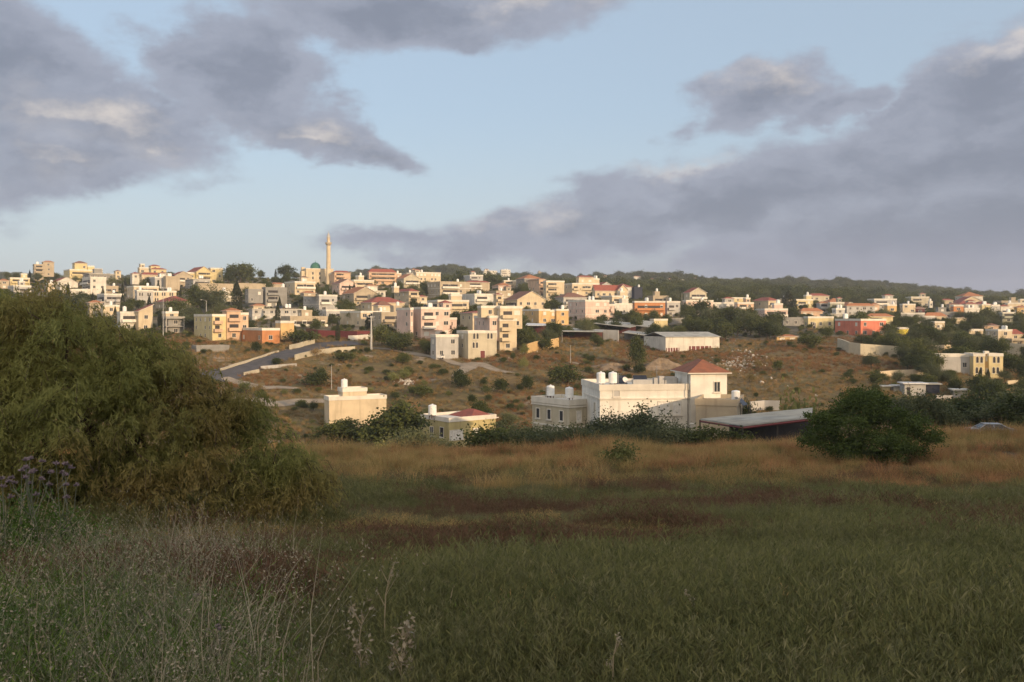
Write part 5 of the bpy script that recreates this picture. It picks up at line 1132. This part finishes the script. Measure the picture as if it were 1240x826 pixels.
n1 = _vn(X_/9, Y_/9, 21)+.6*_vn(X_/3.5, Y_/3.5, 22); n2 = _vn(X_/14, Y_/10, 31)+.5*_vn(X_/3, Y_/3, 32)
dry = (Y_-60)/22+n1*2.0*np.clip(Y_/50-.2, 0, 1)+rng.normal(size=len(X_))*.45
idx = np.where(rng.random(len(X_)) < .42, 0, np.where(rng.random(len(X_)) < .5, 1, 2))
idx = np.where((n2 > .08)&(Y_ > 5)&(rng.random(len(X_)) < .75), 3, idx); idx = np.where((n2 < -.42), 6, idx); idx = np.where(rng.random(len(X_)) < .006+.01*(Y_ < 12), np.where(rng.random(len(X_)) < .5, 4, 6), idx)
n3 = _vn(X_/6, Y_/4.5, 51)+.6*_vn(X_/2.2, Y_/2.2, 52); idx = np.where((n3 > .22)&(rng.random(len(X_)) < .6), 7, idx); sc0 = np.where(n3 > .22, .75, np.where(n3 < -.4, 1.3, 1.0))
idx = np.where(dry > 0, np.where(n2+rng.normal(size=len(X_))*.3 > .0, 5, 4), idx); idx = np.where((dry > 0)&(rng.random(len(X_)) < .30), 0, idx)
sc = sc0*rng.uniform(.7, 1.25, len(X_))*(1+Y_/170)*np.where(Y_ > 65, 1+.9*_vn(X_/5, Y_/9, 61), 1)*(1+.5*n1*(dry < 0)); sc = sc*np.clip(.55+Y_/45, .55, 1); sc = np.where(dry > 0, sc*.95, sc); sc = sc*np.where(n1+n2 < -.75, .55, 1)
idx = np.where((idx == 4)&(Y_ < 30), 7, idx); idx = np.where((idx == 6)&(Y_ < 12), 1, idx)
hump = _vn(X_/2.6, Y_/1.7, 71)+.7*_vn(X_/7, Y_/3.2, 72)+.5*_vn(X_/1.1, Y_/.8, 73)
sc = sc*np.clip(1+.85*hump, .35, 1.8); keep_ = (hump+rng.normal(size=len(X_))*.12 > -.52)|(dry > 0)
X_, Y_, Z_, sc, idx, hump, n2 = (q_[keep_] for q_ in (X_, Y_, Z_, sc, idx, hump, n2)); idx = np.where((hump < -.22)&(idx < 3)&(rng.random(len(X_)) < .6), 3, idx)
n4 = _vn(X_/5+3, Y_/3.6, 12)+.7*_vn(X_/1.9, Y_/1.6, 13)-.15*hump; pt = (n4 > .14)&(Y_ > 6)&(Y_ < 66)&(rng.random(len(X_)) < .86)&(idx != 7); idx = np.where(pt, 3, idx); sc = np.where(pt, sc*1.15, sc)*np.where(Y_ < 16, .72+.28*Y_/16, 1)
scatter('field_grass', np.stack([X_, Y_, Z_], 1), sc, [G0, G1, G2, G3, S0, S1, G4, G5], idx=idx, seed=3)
# slope scrub
def onground(n, x0, x1, r0, r1, ymin, ymax):
    px_ = rng.uniform(x0, x1, n); y = np.sqrt(rng.uniform(ymin**2, ymax**2, n)); x = (px_-CX)/F*y; z = terr(x, y); row = HOR-F*z/y
    ok = (row > r0)&(row < r1); return x[ok], y[ok], z[ok]
def clear(x, y, w=1.0):
    ok = np.ones(len(x), bool)
    for c_, ww in ROADPTS: ok &= ((x-c_.x)**2+(y-c_.y)**2) > (ww*.75+w)**2
    return ok
BS = [src('scrub', KIND['bush', 0][0]), src('scrub', KIND['drybush', 1][0]), src('scrub', KIND['yellowbush', 2][0]), src('scrub', KIND['drybush', 3][0])]
x, y, z = onground(3600, -60, 1300, 395, 540, 112, 345); ok = clear(x, y); x, y, z = x[ok], y[ok], z[ok]; s = rng.uniform(.5, 1.7, len(x))*(1+_vn(x/20, y/20, 9)); gi_ = np.where(_vn(x/30, y/30, 6)+rng.normal(size=len(x))*.25 > .05, 0, 1); gi_ = np.where(rng.random(len(x)) < .3, rng.integers(0, 4, len(x)), gi_); s = s*np.where(gi_ == 0, 1.15, .8)
scatter('slope_scrub', np.stack([x, y, z-.08], 1), np.stack([s*1.2, s*1.2, s*.8], 1), BS, idx=gi_, seed=4)
x, y, z = onground(42000, -60, 1300, 392, 560, 100, 350); ok = clear(x, y, .2)&(_vn(x/12, y/12, 14)+.5*_vn(x/4, y/4, 15) > -.33); x, y, z = x[ok], y[ok], z[ok]
scatter('slope_dry_grass', np.stack([x, y, z], 1), rng.uniform(.8, 1.8, len(x)), [tuft('slope_straw', 100, .7, .28, .009, .5, 'slopestraw', 25, (.4, 1.0)), tuft('slope_rust', 100, .65, .28, .009, .55, 'sloperust', 26, (.4, 1.0)), G4], idx=np.where(_vn(x/25, y/25, 16) > .08, 1, np.where(rng.random(len(x)) < .45, 2, 0)), seed=5)
x, y, z = onground(9000, -60, 1300, 335, 410, 300, 720); s = rng.uniform(.6, 2.0, len(x))
scatter('town_undergrowth', np.stack([x, y, z-.1], 1), np.stack([s*1.4, s*1.4, s], 1), [BS[0], BS[0], BS[2], BS[1]], seed=6)
# far woods on the ridge
FW = [src('wood_crown', KIND['round', i][0]) for i in range(3)]+[src('wood_crown', KIND['bush', 1][0])]
px_ = rng.uniform(-120, 1400, 16000); y = rng.uniform(690, 2000, 16000); x = (px_-CX)/F*y; z = terr(x, y)
ok = ((px_ > 470)|(y > 1000))&(_vn(x/60, y/60, 44) > -.38); x, y, z = x[ok], y[ok], z[ok]; s = rng.uniform(5, 11, len(x))*np.where(rng.random(len(x)) < .08, 1.55, 1)
for (bx, hy) in HBOX:
    if hy > 880: s = np.where((y < hy)&(CX+F*x/y > bx[0]-3)&(CX+F*x/y < bx[1]+3)&(y > hy-160), .6, s)
scatter('far_woods', np.stack([x, y, z-s*.25], 1), np.stack([s*1.15, s*1.15, s*.95], 1), FW, seed=7)
# rubble on the slope right of the hall
def rock_src(seed):
    r = np.random.default_rng(seed); import mathutils
    bm_ = MB(); d = rand_dirs(14, r)*r.uniform(.6, 1, 14)[:, None]
    import bmesh as bmm
    bm = bmm.new(); [bm.verts.new(tuple(p*np.array([.5, .4, .32]))) for p in d]; bmm.ops.convex_hull(bm, input=bm.verts); me = bpy.data.meshes.new('rock'); bm.to_mesh(me); bm.free(); me.materials.append(M['rock']); return src('rock', me)
RK = [rock_src(i) for i in range(3)]
P_ = []; S_ = []
for cx_, cy_, sx_, sy_, n in ((890, 440, 28, 9, 190), (493, 463, 18, 3, 70), (905, 430, 20, 8, 70), (940, 462, 60, 12, 20), (640, 425, 25, 5, 30)):
    for _ in range(n):
        a_, b_ = random.gauss(cx_, sx_*.5), random.gauss(cy_, sy_*.5); p = ground(a_, b_, 150, 420); P_.append((p.x, p.y, p.z)); S_.append(abs(random.gauss(.5, .45))+.25)
scatter('rubble', np.array(P_), np.array(S_), RK, tilt=1.0, seed=8)
# ------------------------------------------------------------------ large feathery tree on the left
def big_tree():
    rng = np.random.default_rng(42)
    base = px2(150, 690, 19.5); base.z = T(base.x, base.y)
    root = empty('feathery_tree', tuple(base)); tag(root, 'huge feathery olive-brown tree with drooping sprays filling the left side', 'tree')
    s = 19.5/F
    # crown masses given by their place in the silhouette: column, row, radii in metres, depth offset
    bl = [(30, 400, 1.9, 1.0, 0), (95, 420, 1.5, 1.0, -.6), (-60, 420, 2.4, 1.6, .5), (150, 455, 1.35, 1.05, .4), (215, 495, 1.45, 1.15, -.3), (265, 520, 1.2, 1.0, .2), (180, 470, 1.1, .9, -.3), (110, 510, 2.0, 1.6, -.9), (20, 500, 2.2, 1.9, -.4), (275, 545, 1.3, 1.05, .2), (338, 585, 1.0, .95, 0),
          (230, 590, 1.6, 1.3, -.9), (345, 620, .9, .7, -.2), (-100, 560, 2.4, 2.4, .5), (140, 600, 1.9, 1.4, -.6), (300, 630, 1.3, .8, -.4), (40, 600, 1.9, 1.5, -.4), (210, 650, 1.6, .7, -.7), (110, 660, 1.6, .7, -.5)]
    bl += [(290, 652, 1.0, .5, -.6), (200, 668, 1.1, .5, -.9), (60, 665, 1.6, .7, -.6), (-60, 640, 2.0, 1.2, 0), (365, 600, .75, .7, .1)]
    B = []
    for a, b, rx, rz, oy in bl: p = px2(a, b, 19.5)-base; B.append((p.x, oy, p.z, rx*.87, rx*.83, rz*.87))
    CEN = []
    for b in B:
        for _ in range(int(30*b[3]*b[5])+9):
            d = rand_dirs(1, rng)[0]; d[2] = abs(d[2]) if d[2] < -.5 else d[2]; CEN.append(np.array(b[:3])+d*rng.uniform(.55, 1.0)*np.array(b[3:6]))
    CEN = np.array(CEN)
    # limbs
    tm = MB(); tm.smooth = True
    for i, (x, y, z, rx, ry, rz) in enumerate(B):
        x0 = .6*math.sin(i*2.1)+ (x*.22); y0 = .5*math.cos(i*1.7)
        pts = [(x0*.4, y0*.3, -.3), (x0*.7+x*.15, y0*.5, z*.35), (x*.6+rng.normal()*.2, y*.6+rng.normal()*.2, z*.72+.2), (x*.95, y*.95, z+rz*.3), (x+rng.normal()*.5, y+rng.normal()*.4, z+rz*.8)]
        tm.tube(pts, [.13, .09, .05, .03, .01], 6)
    tm.build('trunk', [M['bark']], root)
    # drooping sprays: an arching twig with fine leaflets hanging from it
    out_p = []; out_d = []; tw = MB()
    NS = 11500; vols = np.array([b[3]*b[4]*b[5] for b in B])**.67; vols /= vols.sum(); ch = rng.choice(len(B), NS, p=vols)
    for k_ in range(NS):
        d = rand_dirs(1, rng)[0]; st = CEN[rng.integers(len(CEN))]+d*np.array([.36, .36, .26])*rng.random()**.5
        if st[2] < .1: continue
        h = np.array([d[0], d[1], 0])+rng.normal(size=3)*.35; h[2] = 0; h /= np.linalg.norm(h)+1e-6
        L_ = rng.uniform(.32, .75); m_ = 7; u = np.linspace(0, 1, m_)[:, None]
        up = rng.uniform(.0, .45); pts = st+h*u*L_*.62+np.array([0, 0, 1])*(up*u-(.55+up)*u*u)*L_
        if k_ % 5 == 0: tw.tube([tuple(p) for p in pts[::3]], .006, 3)
        nl = 30; uu = rng.random(nl); P = st+h*(uu*L_*.62)[:, None]+np.array([0, 0, 1])*((up*uu-(.55+up)*uu*uu)*L_)[:, None]+rng.normal(size=(nl, 3))*.035
        dd = h*.5+np.array([0, 0, -.75])+rng.normal(size=(nl, 3))*.45; out_p.append(P); out_d.append(dd/np.linalg.norm(dd, axis=1)[:, None])
    P = np.concatenate(out_p); Dd = np.concatenate(out_d)
    obj('crown', leaves(P, .105, rng, aspect=.20, mat=M['leafbig'], dirs=Dd), root); tw.build('twigs', [M['bark']], root)
    return base
big_tree()
# ------------------------------------------------------------------ big dark carob on the right of the field
def carob():
    rng = np.random.default_rng(8); Y = 66.0; base = px2(1040, 550, Y); base.z = T(base.x, base.y); root = empty('carob_tree', tuple(base)); tag(root, 'big dense dark green tree standing low at the right end of the field edge', 'tree')
    B = []
    for a, b, rx, rz, oy in ((1128, 530, 1.1, .9, .3), (1105, 545, 1.3, .6, -.2), (980, 535, 1.0, .8, 0), (1020, 548, 1.5, .7, -1), (1065, 550, 1.5, .7, -1), (1045, 497, 2.1, 1.9, 0), (1020, 515, 2.0, 1.9, -.6), (1075, 510, 1.7, 1.8, .3), (1000, 525, 1.6, 1.6, .3), (1095, 525, 1.5, 1.6, 0), (1050, 532, 2.2, 1.2, -1.2), (1010, 540, 1.8, .9, -.9), (1085, 542, 1.3, .8, -.8), (1040, 484, 1.2, 1.0, .2), (1063, 484, 1.0, .9, 0), (990, 508, 1.0, .9, 0), (1110, 512, 1.0, 1.0, .5)):
        p = px2(a, b+2, Y)-base; B.append((p.x, oy, p.z, rx*.86, rx*.86, rz*.88))
    P = clump_pts(B, 420, 110, .62, rng, shell=.6, flat=.7); obj('crown', leaves(P, .16, rng, aspect=.55, mat=M['leafcarob'], droop=.2), root)
    b = MB(); b.smooth = True
    for i, q in enumerate(B[:8]): b.tube([(0, 0, -.5), (q[0]*.3, q[1]*.3, .8), (q[0]*.8, q[1]*.8, q[2])], [.22, .14, .05], 7)
    b.build('trunk', [M['bark']], root)
carob()
# ------------------------------------------------------------------ car beyond the grass crest
def car():
    Y = 89.0; p = px2(1199, 535, Y); p.z = T(p.x, p.y); root = empty('parked_car', tuple(p), R(-6)); tag(root, 'pale silver saloon car half hidden by the grass crest at the right', 'car')
    M['carpaint'] = plain('silver_car_paint', (.42,.43,.44), .28, .6, .08); M['tyre'] = plain('tyre_rubber', (.02,.02,.02), .9); M['chrome'] = plain('lamp_glass', (.6,.6,.58), .15, .3, .1); M['tail'] = plain('tail_lamp_red', (.35,.02,.02), .3)
    prof = [(-2.05,.35),(-2.1,.75),(-1.95,.98),(-1.25,1.02),(-.62,1.40),(.15,1.46),(.85,1.38),(1.45,1.06),(1.98,1.0),(2.12,.8),(2.1,.38),(1.75,.3),(-1.7,.3)]
    b = MB(); n = len(prof); ws = [.80,.84,.84,.82,.62,.60,.62,.80,.84,.82,.8,.78,.78]; lay = []
    b.smooth = False; L_ = [(x, -w, z) for (x, z), w in zip(prof, ws)]; Rr = [(x, w, z) for (x, z), w in zip(prof, ws)]
    # lower hull below the belt line, cabin above it
    belt = [(-2.1,.76),(-1.95,.98),(-1.25,1.02),(1.45,1.06),(1.98,1.0),(2.12,.8),(2.1,.38),(1.75,.3),(-1.7,.3),(-2.05,.35)]
    m_ = len(belt); V_ = [(x, -.85, z) for x, z in belt]+[(x, .85, z) for x, z in belt]; b.poly(V_, [tuple(range(m_)), tuple(reversed(range(m_, 2*m_)))]+[(i, m_+i, m_+(i+1) % m_, (i+1) % m_) for i in range(m_)], 0); b.build('body', [M['carpaint']], root)
    cab = [(-1.2,1.04,.78),(-.62,1.38,.60),(.85,1.36,.60),(1.4,1.07,.78)]
    g = MB(); V_ = [(x, -w, z) for x, z, w in cab]+[(x, w, z) for x, z, w in cab]; g.poly(V_, [(0, 3, 2, 1), (4, 5, 6, 7), (0, 1, 5, 4), (2, 3, 7, 6)], 0); g.build('windows', [M['glass']], root)
    r_ = MB(); r_.box(-.66, .88, -.61, .61, 1.375, 1.45)
    for sgn in (-1, 1):
        for (a, b2) in (((-1.2, sgn*.79, 1.05), (-.62, sgn*.61, 1.39)), ((1.4, sgn*.79, 1.08), (.85, sgn*.61, 1.38)), ((.08, sgn*.79, 1.05), (.08, sgn*.61, 1.39))): r_.tube([a, b2], .035, 4)
    r_.build('roof', [M['carpaint']], root)
    for x in (-1.35, 1.35):
        for y in (-.8, .8):
            w = MB(); w.lathe(0, 0, [(.2, -.09), (.31, -.1), (.32, -.04), (.32, .04), (.31, .1), (.2, .09)], 18); wo = w.build('wheel', [M['tyre']], root, (x, y, .32)); wo.rotation_euler = (math.pi/2, 0, 0)
            h = MB(); h.lathe(0, 0, [(.19, -.105), (.19, .105)], 12); h.build('rim', [M['metal']], wo)
    for y in (-.62, .62):
        h = MB(); h.box(-2.125, -2.06, y-.16, y+.16, .7, .86); h.build('headlight', [M['chrome']], root); h = MB(); h.box(2.06, 2.14, y-.14, y+.14, .8, .95); h.build('tail_light', [M['tail']], root)
    for y in (-.93, .93): h = MB(); h.box(-.95, -.8, y-.09, y+.09, 1.02, 1.14); h.build('mirror', [M['carpaint']], root)
car()
def bumpy(x, row, Y, label, c='white', rz=0.3):
    """small far car"""
    p = ground(x, row, 200, 480) if Y is None else px2(x, row, Y); root = empty('parked_car', tuple(p), rz); tag(root, label, 'car')
    belt = [(-2.1,.4),(-2.05,.85),(-1.2,1.0),(1.5,1.02),(2.05,.9),(2.1,.4)]; m_ = len(belt); b = MB(); V_ = [(q, -.85, z) for q, z in belt]+[(q, .85, z) for q, z in belt]
    b.poly(V_, [tuple(range(m_)), tuple(reversed(range(m_, 2*m_)))]+[(i, m_+i, m_+(i+1) % m_, (i+1) % m_) for i in range(m_)]); b.build('body', [M[c]], root)
    g = MB(); cab = [(-1.1,1.0,.8),(-.5,1.4,.62),(.8,1.4,.62),(1.4,1.02,.8)]; V_ = [(q, -w, z) for q, z, w in cab]+[(q, w, z) for q, z, w in cab]; g.poly(V_, [(0, 3, 2, 1), (4, 5, 6, 7), (0, 1, 5, 4), (2, 3, 7, 6)]); g.build('windows', [M['glass']], root)
    g = MB(); g.box(-.5, .8, -.63, .63, 1.405, 1.46); g.build('roof', [M[c]], root)
    for q in (-1.3, 1.3):
        for y in (-.8, .8): w = MB(); w.lathe(0, 0, [(.3, -.1), (.3, .1)], 12); wo = w.build('wheel', [M['tyre']], root, (q, y, .3)); wo.rotation_euler = (math.pi/2, 0, 0)
bumpy(*pix('B', 1002, 712), None, 'tiny white car parked before the long dark red wall', 'shutter', .2)
bumpy(*pix('C', 698, 748), None, 'tiny white car at the foot of the stone house with arched windows', 'shutter', 1.2)
# ------------------------------------------------------------------ poles
def pole(x, base, top, label, kind='utility', ymin=140, ymax=600, r=.13, rz=0.3):
    p = ground(x, base, ymin, ymax); h = (base-top)*p.y/F+.0; root = empty('street_lamp' if kind == 'lamp' else 'utility_pole', tuple(p), rz); tag(root, label, 'street lamp' if kind == 'lamp' else 'pole')
    b = MB(); b.tube([(0, 0, -1), (0, 0, h*.5), (0, 0, h)], [r*1.3, r, r*.7], 8); b.build('pole', [M['palegrey' if kind != 'wood' else 'wood']], root)
    if kind == 'lamp': a = MB(); a.tube([(0, 0, h-.1), (-.8, 0, h+.3), (-1.7, 0, h+.35)], .06, 6); a.build('arm', [M['metal']], root); l = MB(); l.box(-2.3, -1.6, -.16, .16, h+.26, h+.42); l.build('lamp_head', [M['shutter']], root)
    elif kind != 'post': a = MB(); [a.box(-1.0, 1.0, -.06, .06, h-.5-q*.9, h-.38-q*.9) for q in range(2)]; a.build('crossarm', [M['metal']], root); [(MB().lathe(0, 0, [(.07, 0), (.09, .1), (.05, .25)], 8).build('insulator', [M['tank']], root, (q, 0, h-.38))) for q in (-.85, -.3, .3, .85)]
pole(*pix('C', 256, 690), pix('C', 256, 478)[1], 'tall pale concrete utility pole beside the road in the town centre', r=.3)
pole(*pix('B', 257, 600), pix('B', 257, 486)[1], 'slender street lamp with white head above the peach and yellow house', 'lamp')
pole(*pix('A', 1020, 720), pix('A', 1020, 400)[1], 'tall thin pole left of the unfinished concrete house', r=.1)
pole(*pix('A', 700, 560), pix('A', 688, 455)[1], 'street lamp near the cream cube house by the feathery tree', 'lamp', r=.08)
pole(*pix('D', 536, 775), pix('D', 536, 640)[1], 'thin pole on the dry slope below the long dark shed', 'post', r=.07)
pole(*pix('U', 944, 400), pix('U', 940, 235)[1], 'thin bare pole on the slope above the lone cream house', 'post', r=.07)
pole(*pix('Fz', 950-560, 250), pix('Fz', 385, 190)[1], 'far pole in front of the wooded ridge', 'post', r=.1) if False else None
pole(*pix('E', 388, 330), pix('E', 388, 205)[1], 'tall mast rising in front of the wooded ridge', 'post', ymax=520, r=.12)
pole(*pix('E', 856, 330), pix('E', 856, 235)[1], 'shorter mast right of the tall mast before the wooded ridge', 'post', ymax=520, r=.1)
pole(*pix('C', 28, 440), pix('C', 38, 330)[1], 'thin pole near the mosque slope', 'post', r=.08) if False else None
pole(*pix('D', 490, 380), pix('D', 490, 215)[1], 'thin pole in front of the trees below the narrow orange-lit house', 'post', r=.09)
pole(*pix('D', 476, 620), pix('D', 476, 540)[1], 'short thin post in front of the long dark shed', 'post', r=.08)
# ------------------------------------------------------------------ foreground weeds
rng = np.random.default_rng(77)
W0 = herb('leafy_weed', 420, .5, .28, .026, 'weed', 11); W1 = tuft('oat_weed', 46, .8, .24, .003, .55, 'seed', 12, (.9, .9)); W2 = tuft('green_weed', 80, .55, .2, .006, .45, 'weed', 13); W3 = herb('grey_weed', 520, .68, .32, .016, 'sage', 14)
n = 3400; Yw = rng.uniform(3.2, 11, n); pxw = rng.uniform(-300, 620, n); keep = rng.random(n) < np.clip((430-pxw)/330, .04, 1)*np.clip(1.35-Yw/11, .15, 1); Yw, pxw = Yw[keep], pxw[keep]; Xw = (pxw-CX)/F*Yw
q = rng.random(len(Xw)); idx = np.where(q < .42, 1, np.where(q < .74, 3, np.where(q < .78, 2, 0))); idx = np.where((pxw > 330)&((idx == 1)|(idx == 2)), 3, idx); idx = np.where((rng.random(len(Xw)) < np.clip(.8-pxw/300, .12, .75)), 0, idx)
scatter('roadside_weeds', np.stack([Xw, Yw, terr(Xw, Yw)], 1), rng.uniform(.5, 1.1, len(Xw))*np.where(pxw > 330, .6, 1), [W0, W1, W2, W3], idx=idx, seed=9)
def weed_bush(x, row, Y, h, w, mat, n, size, label, name='bush', aspect=.4):
    p = px2(x, row, Y); p.z = T(p.x, p.y); root = empty(name, tuple(p)); tag(root, label, 'bush'); r = np.random.default_rng(int(x*7+n))
    ns = int(90*w); a = r.uniform(0, 6.28, ns); rad = w*.42*np.sqrt(r.random(ns)); tip = np.stack([rad*np.cos(a)*1.5, rad*np.sin(a)*1.5, h*r.uniform(.6, 1.05, ns)*(1-.35*(rad/(w*.42))**2)], 1); bs = np.stack([rad*np.cos(a)*.5, rad*np.sin(a)*.5, np.full(ns, -.05)], 1)
    b = MB(); [b.tube([tuple(bs[i]), tuple(bs[i]*.4+tip[i]*.6+r.normal(size=3)*.03), tuple(tip[i])], [.008, .006, .003], 3) for i in range(ns)]; b.build('stems', [M['stalk']], root)
    st = r.integers(0, ns, n); u = r.random(n)**.6; P = bs[st]*(1-u)[:, None]+tip[st]*u[:, None]+r.normal(size=(n, 3))*.05; obj('foliage', leaves(P, size, r, droop=-.3, aspect=aspect, mat=M[mat]), root); return root
weed_bush(5, 690, 9.5, 1.05, 1.3, 'weed', 9000, .05, 'bright green leafy bush under the feathery tree at the left edge')
weed_bush(75, 690, 10.2, .8, 1.0, 'weed', 6000, .045, 'smaller green bush right of the bright one at the left edge')
weed_bush(30, 790, 5.6, .42, 1.0, 'leafyel', 6000, .03, 'pale yellow-green bushy herb low at the left edge')
weed_bush(-10, 840, 4.4, .5, .8, 'weed', 4200, .04, 'vivid green weed in the bottom left corner')
weed_bush(200, 800, 5.2, .42, .9, 'sage', 5000, .022, 'greyish fine-leaved herb left of the middle of the bottom edge')
def thistle(x, row, Y, h, label, heads=5, mat='lilac', spread=.18, name='thistle', cat='thistle', hs=1.0, group=None):
    p = px2(x, row, Y); p.z = T(p.x, p.y); root = empty(name, tuple(p)); tag(root, label, cat, group); r = np.random.default_rng(int(x*3+row)); b = MB(); tips = []
    top = np.array([r.normal()*.06, r.normal()*.05, h]); b.tube([(0, 0, -.05), tuple(top*.5+np.array([.02, 0, 0])), tuple(top)], [.006, .004, .003], 5); tips.append(top)
    for i in range(heads-1):
        a = r.uniform(0, 6.28); u = r.uniform(.45, .85); s_ = top*u; e = s_+np.array([math.cos(a)*spread*r.uniform(.4, 1.2), math.sin(a)*spread*r.uniform(.4, 1.2), h*(1-u)*r.uniform(.5, 1.05)]); b.tube([tuple(s_), tuple((s_+e)/2+np.array([math.cos(a)*.03, math.sin(a)*.03, -.01])), tuple(e)], [.005, .004, .0025], 4); tips.append(e)
    b.build('stem', [M['thstem']], root)
    for e in tips:
        P = np.repeat(e[None], 46, 0); d = rand_dirs(46, r); d[:, 2] = np.abs(d[:, 2])*.9+.05; P = P+d*.016*hs; obj('flower_head', leaves(P, .034*hs, r, aspect=.22, mat=M[mat], dirs=d, name='flower_head'), root)
    P = np.stack([r.normal(size=60)*.05, r.normal(size=60)*.05, r.uniform(.03, h*.6, 60)], 1); obj('leaf', leaves(P, .07, r, aspect=.22, mat=M['leafolive']), root)
for i, (x, row, Y, top) in enumerate([(18, 700, 9.3, 572), (38, 700, 9.6, 556), (55, 700, 9.2, 566), (74, 700, 9.5, 562), (5, 700, 9.0, 580), (84, 700, 9.7, 577)]):
    p = px2(x, top, Y); h = p.z-T(p.x, p.y)
    thistle(x, row, Y, h, ['first lilac thistle from the left edge in the row above the bright green bush', 'tallest lilac thistle of the row above the bright green bush', 'middle lilac thistle beside the tallest one', 'fourth lilac thistle, right part of the row above the bright bush', 'short lilac thistle cut by the left edge', 'rightmost lilac thistle of the row above the bright green bush'][[1, 1, 2, 3, 4, 5][i] if i != 0 else 0], 5, hs=1.25, group='lilac thistles above the bright green bush')
def stalk(x, base, top, Y, label, leanx=0, mat='seed', heads=6, hs=.8):
    g_ = px2(x, base, Y); g_.z = T(g_.x, g_.y); e = px2(x+leanx, top, Y); h = e.z-g_.z; root = empty('dry_stalk', tuple(g_)); tag(root, label, 'dry stalk'); r = np.random.default_rng(int(x)); b = MB(); dx = (e-g_).x
    pt = lambda u: np.array([dx*u**1.3+.01*math.sin(u*7), .02*math.sin(u*4), h*u]); b.tube([tuple(pt(u)) for u in (0, .25, .5, .75, 1)], [.006, .005, .004, .003, .0018], 5); b.build('stem', [M['stalk']], root)
    k_ = MB(); ends = [pt(1)]
    for i in range(heads):
        u = r.uniform(.35, .95); s_ = pt(u); a = r.uniform(0, 6.28); L_ = h*r.uniform(.08, .22); q = s_+np.array([math.cos(a)*L_*.6, math.sin(a)*L_*.4, L_]); k_.tube([tuple(s_), tuple(q)], [.0028, .0014], 3); ends.append(q)
    if heads: k_.build('side_twigs', [M['stalk']], root)
    P = np.concatenate([np.array(e_)+r.normal(size=(12, 3))*np.array([.008, .008, .022])*hs for e_ in ends]); obj('seed_heads', leaves(P, .018*hs, r, aspect=.5, mat=M[mat]), root)
stalk(462, 800, 690, 5.2, 'tall forked dry stalk left of the bottom centre', 10); stalk(545, 790, 708, 5.6, 'slim green-tipped stalk right of the tall forked one', 3, 'leafyel', 2); stalk(436, 830, 745, 4.6, 'pale branched dry stalk at the bottom edge left of centre', 2, heads=10, hs=1.4)
stalk(484, 840, 765, 4.5, 'bushy dry seed stalk at the bottom edge near the centre', 6, heads=14, hs=1.6); stalk(868, 800, 715, 5.4, 'long leaning dry stalk right of the bottom centre', -40, heads=3); stalk(742, 850, 770, 4.4, 'dry stalk at the bottom edge right of the centre', 4, heads=5)
stalk(100, 720, 640, 7.0, 'thin dry stalk in front of the feathery tree foot', 6, heads=3); stalk(130, 760, 655, 6.2, 'thin dry stalk leaning right before the feathery tree foot', 10, heads=3); stalk(205, 800, 700, 5.3, 'yellowish stalk among the fine-leaved herbs', -6, heads=4)
for i, (x, row, Y, h, lb) in enumerate([(250, 800, 5.6, .34, 'low lilac flower among dry weeds at the lower left'), (380, 740, 7.2, .3, 'dark violet flower low in the grass left of the centre'), (400, 745, 7.5, .28, 'second violet flower right beside the dark violet one'), (235, 700, 8.2, .38, 'lilac flower at the shaded foot of the feathery tree'), (265, 830, 4.8, .36, 'lilac-grey flower near the bottom edge, left')]):
    thistle(x, row, Y, h, lb, 3, hs=.7, spread=.08, name='wild_flower', cat='flower')
# ------------------------------------------------------------------ evening haze
hzm = bpy.data.materials.new('evening_haze'); hzm.use_nodes = True; t = hzm.node_tree; t.nodes.clear(); o_ = t.nodes.new('ShaderNodeOutputMaterial'); v = t.nodes.new('ShaderNodeVolumePrincipled')
v.inputs['Color'].default_value = (.86, .88, .95, 1); v.inputs['Density'].default_value = .00016; v.inputs['Anisotropy'].default_value = .2; t.links.new(v.outputs[0], o_.inputs['Volume'])
HAZE = True
if HAZE:
    b = MB(); b.box(-2600, 2600, -2600, 2600, -125, 100); h = b.build('haze', [hzm]); h['kind'] = 'stuff'
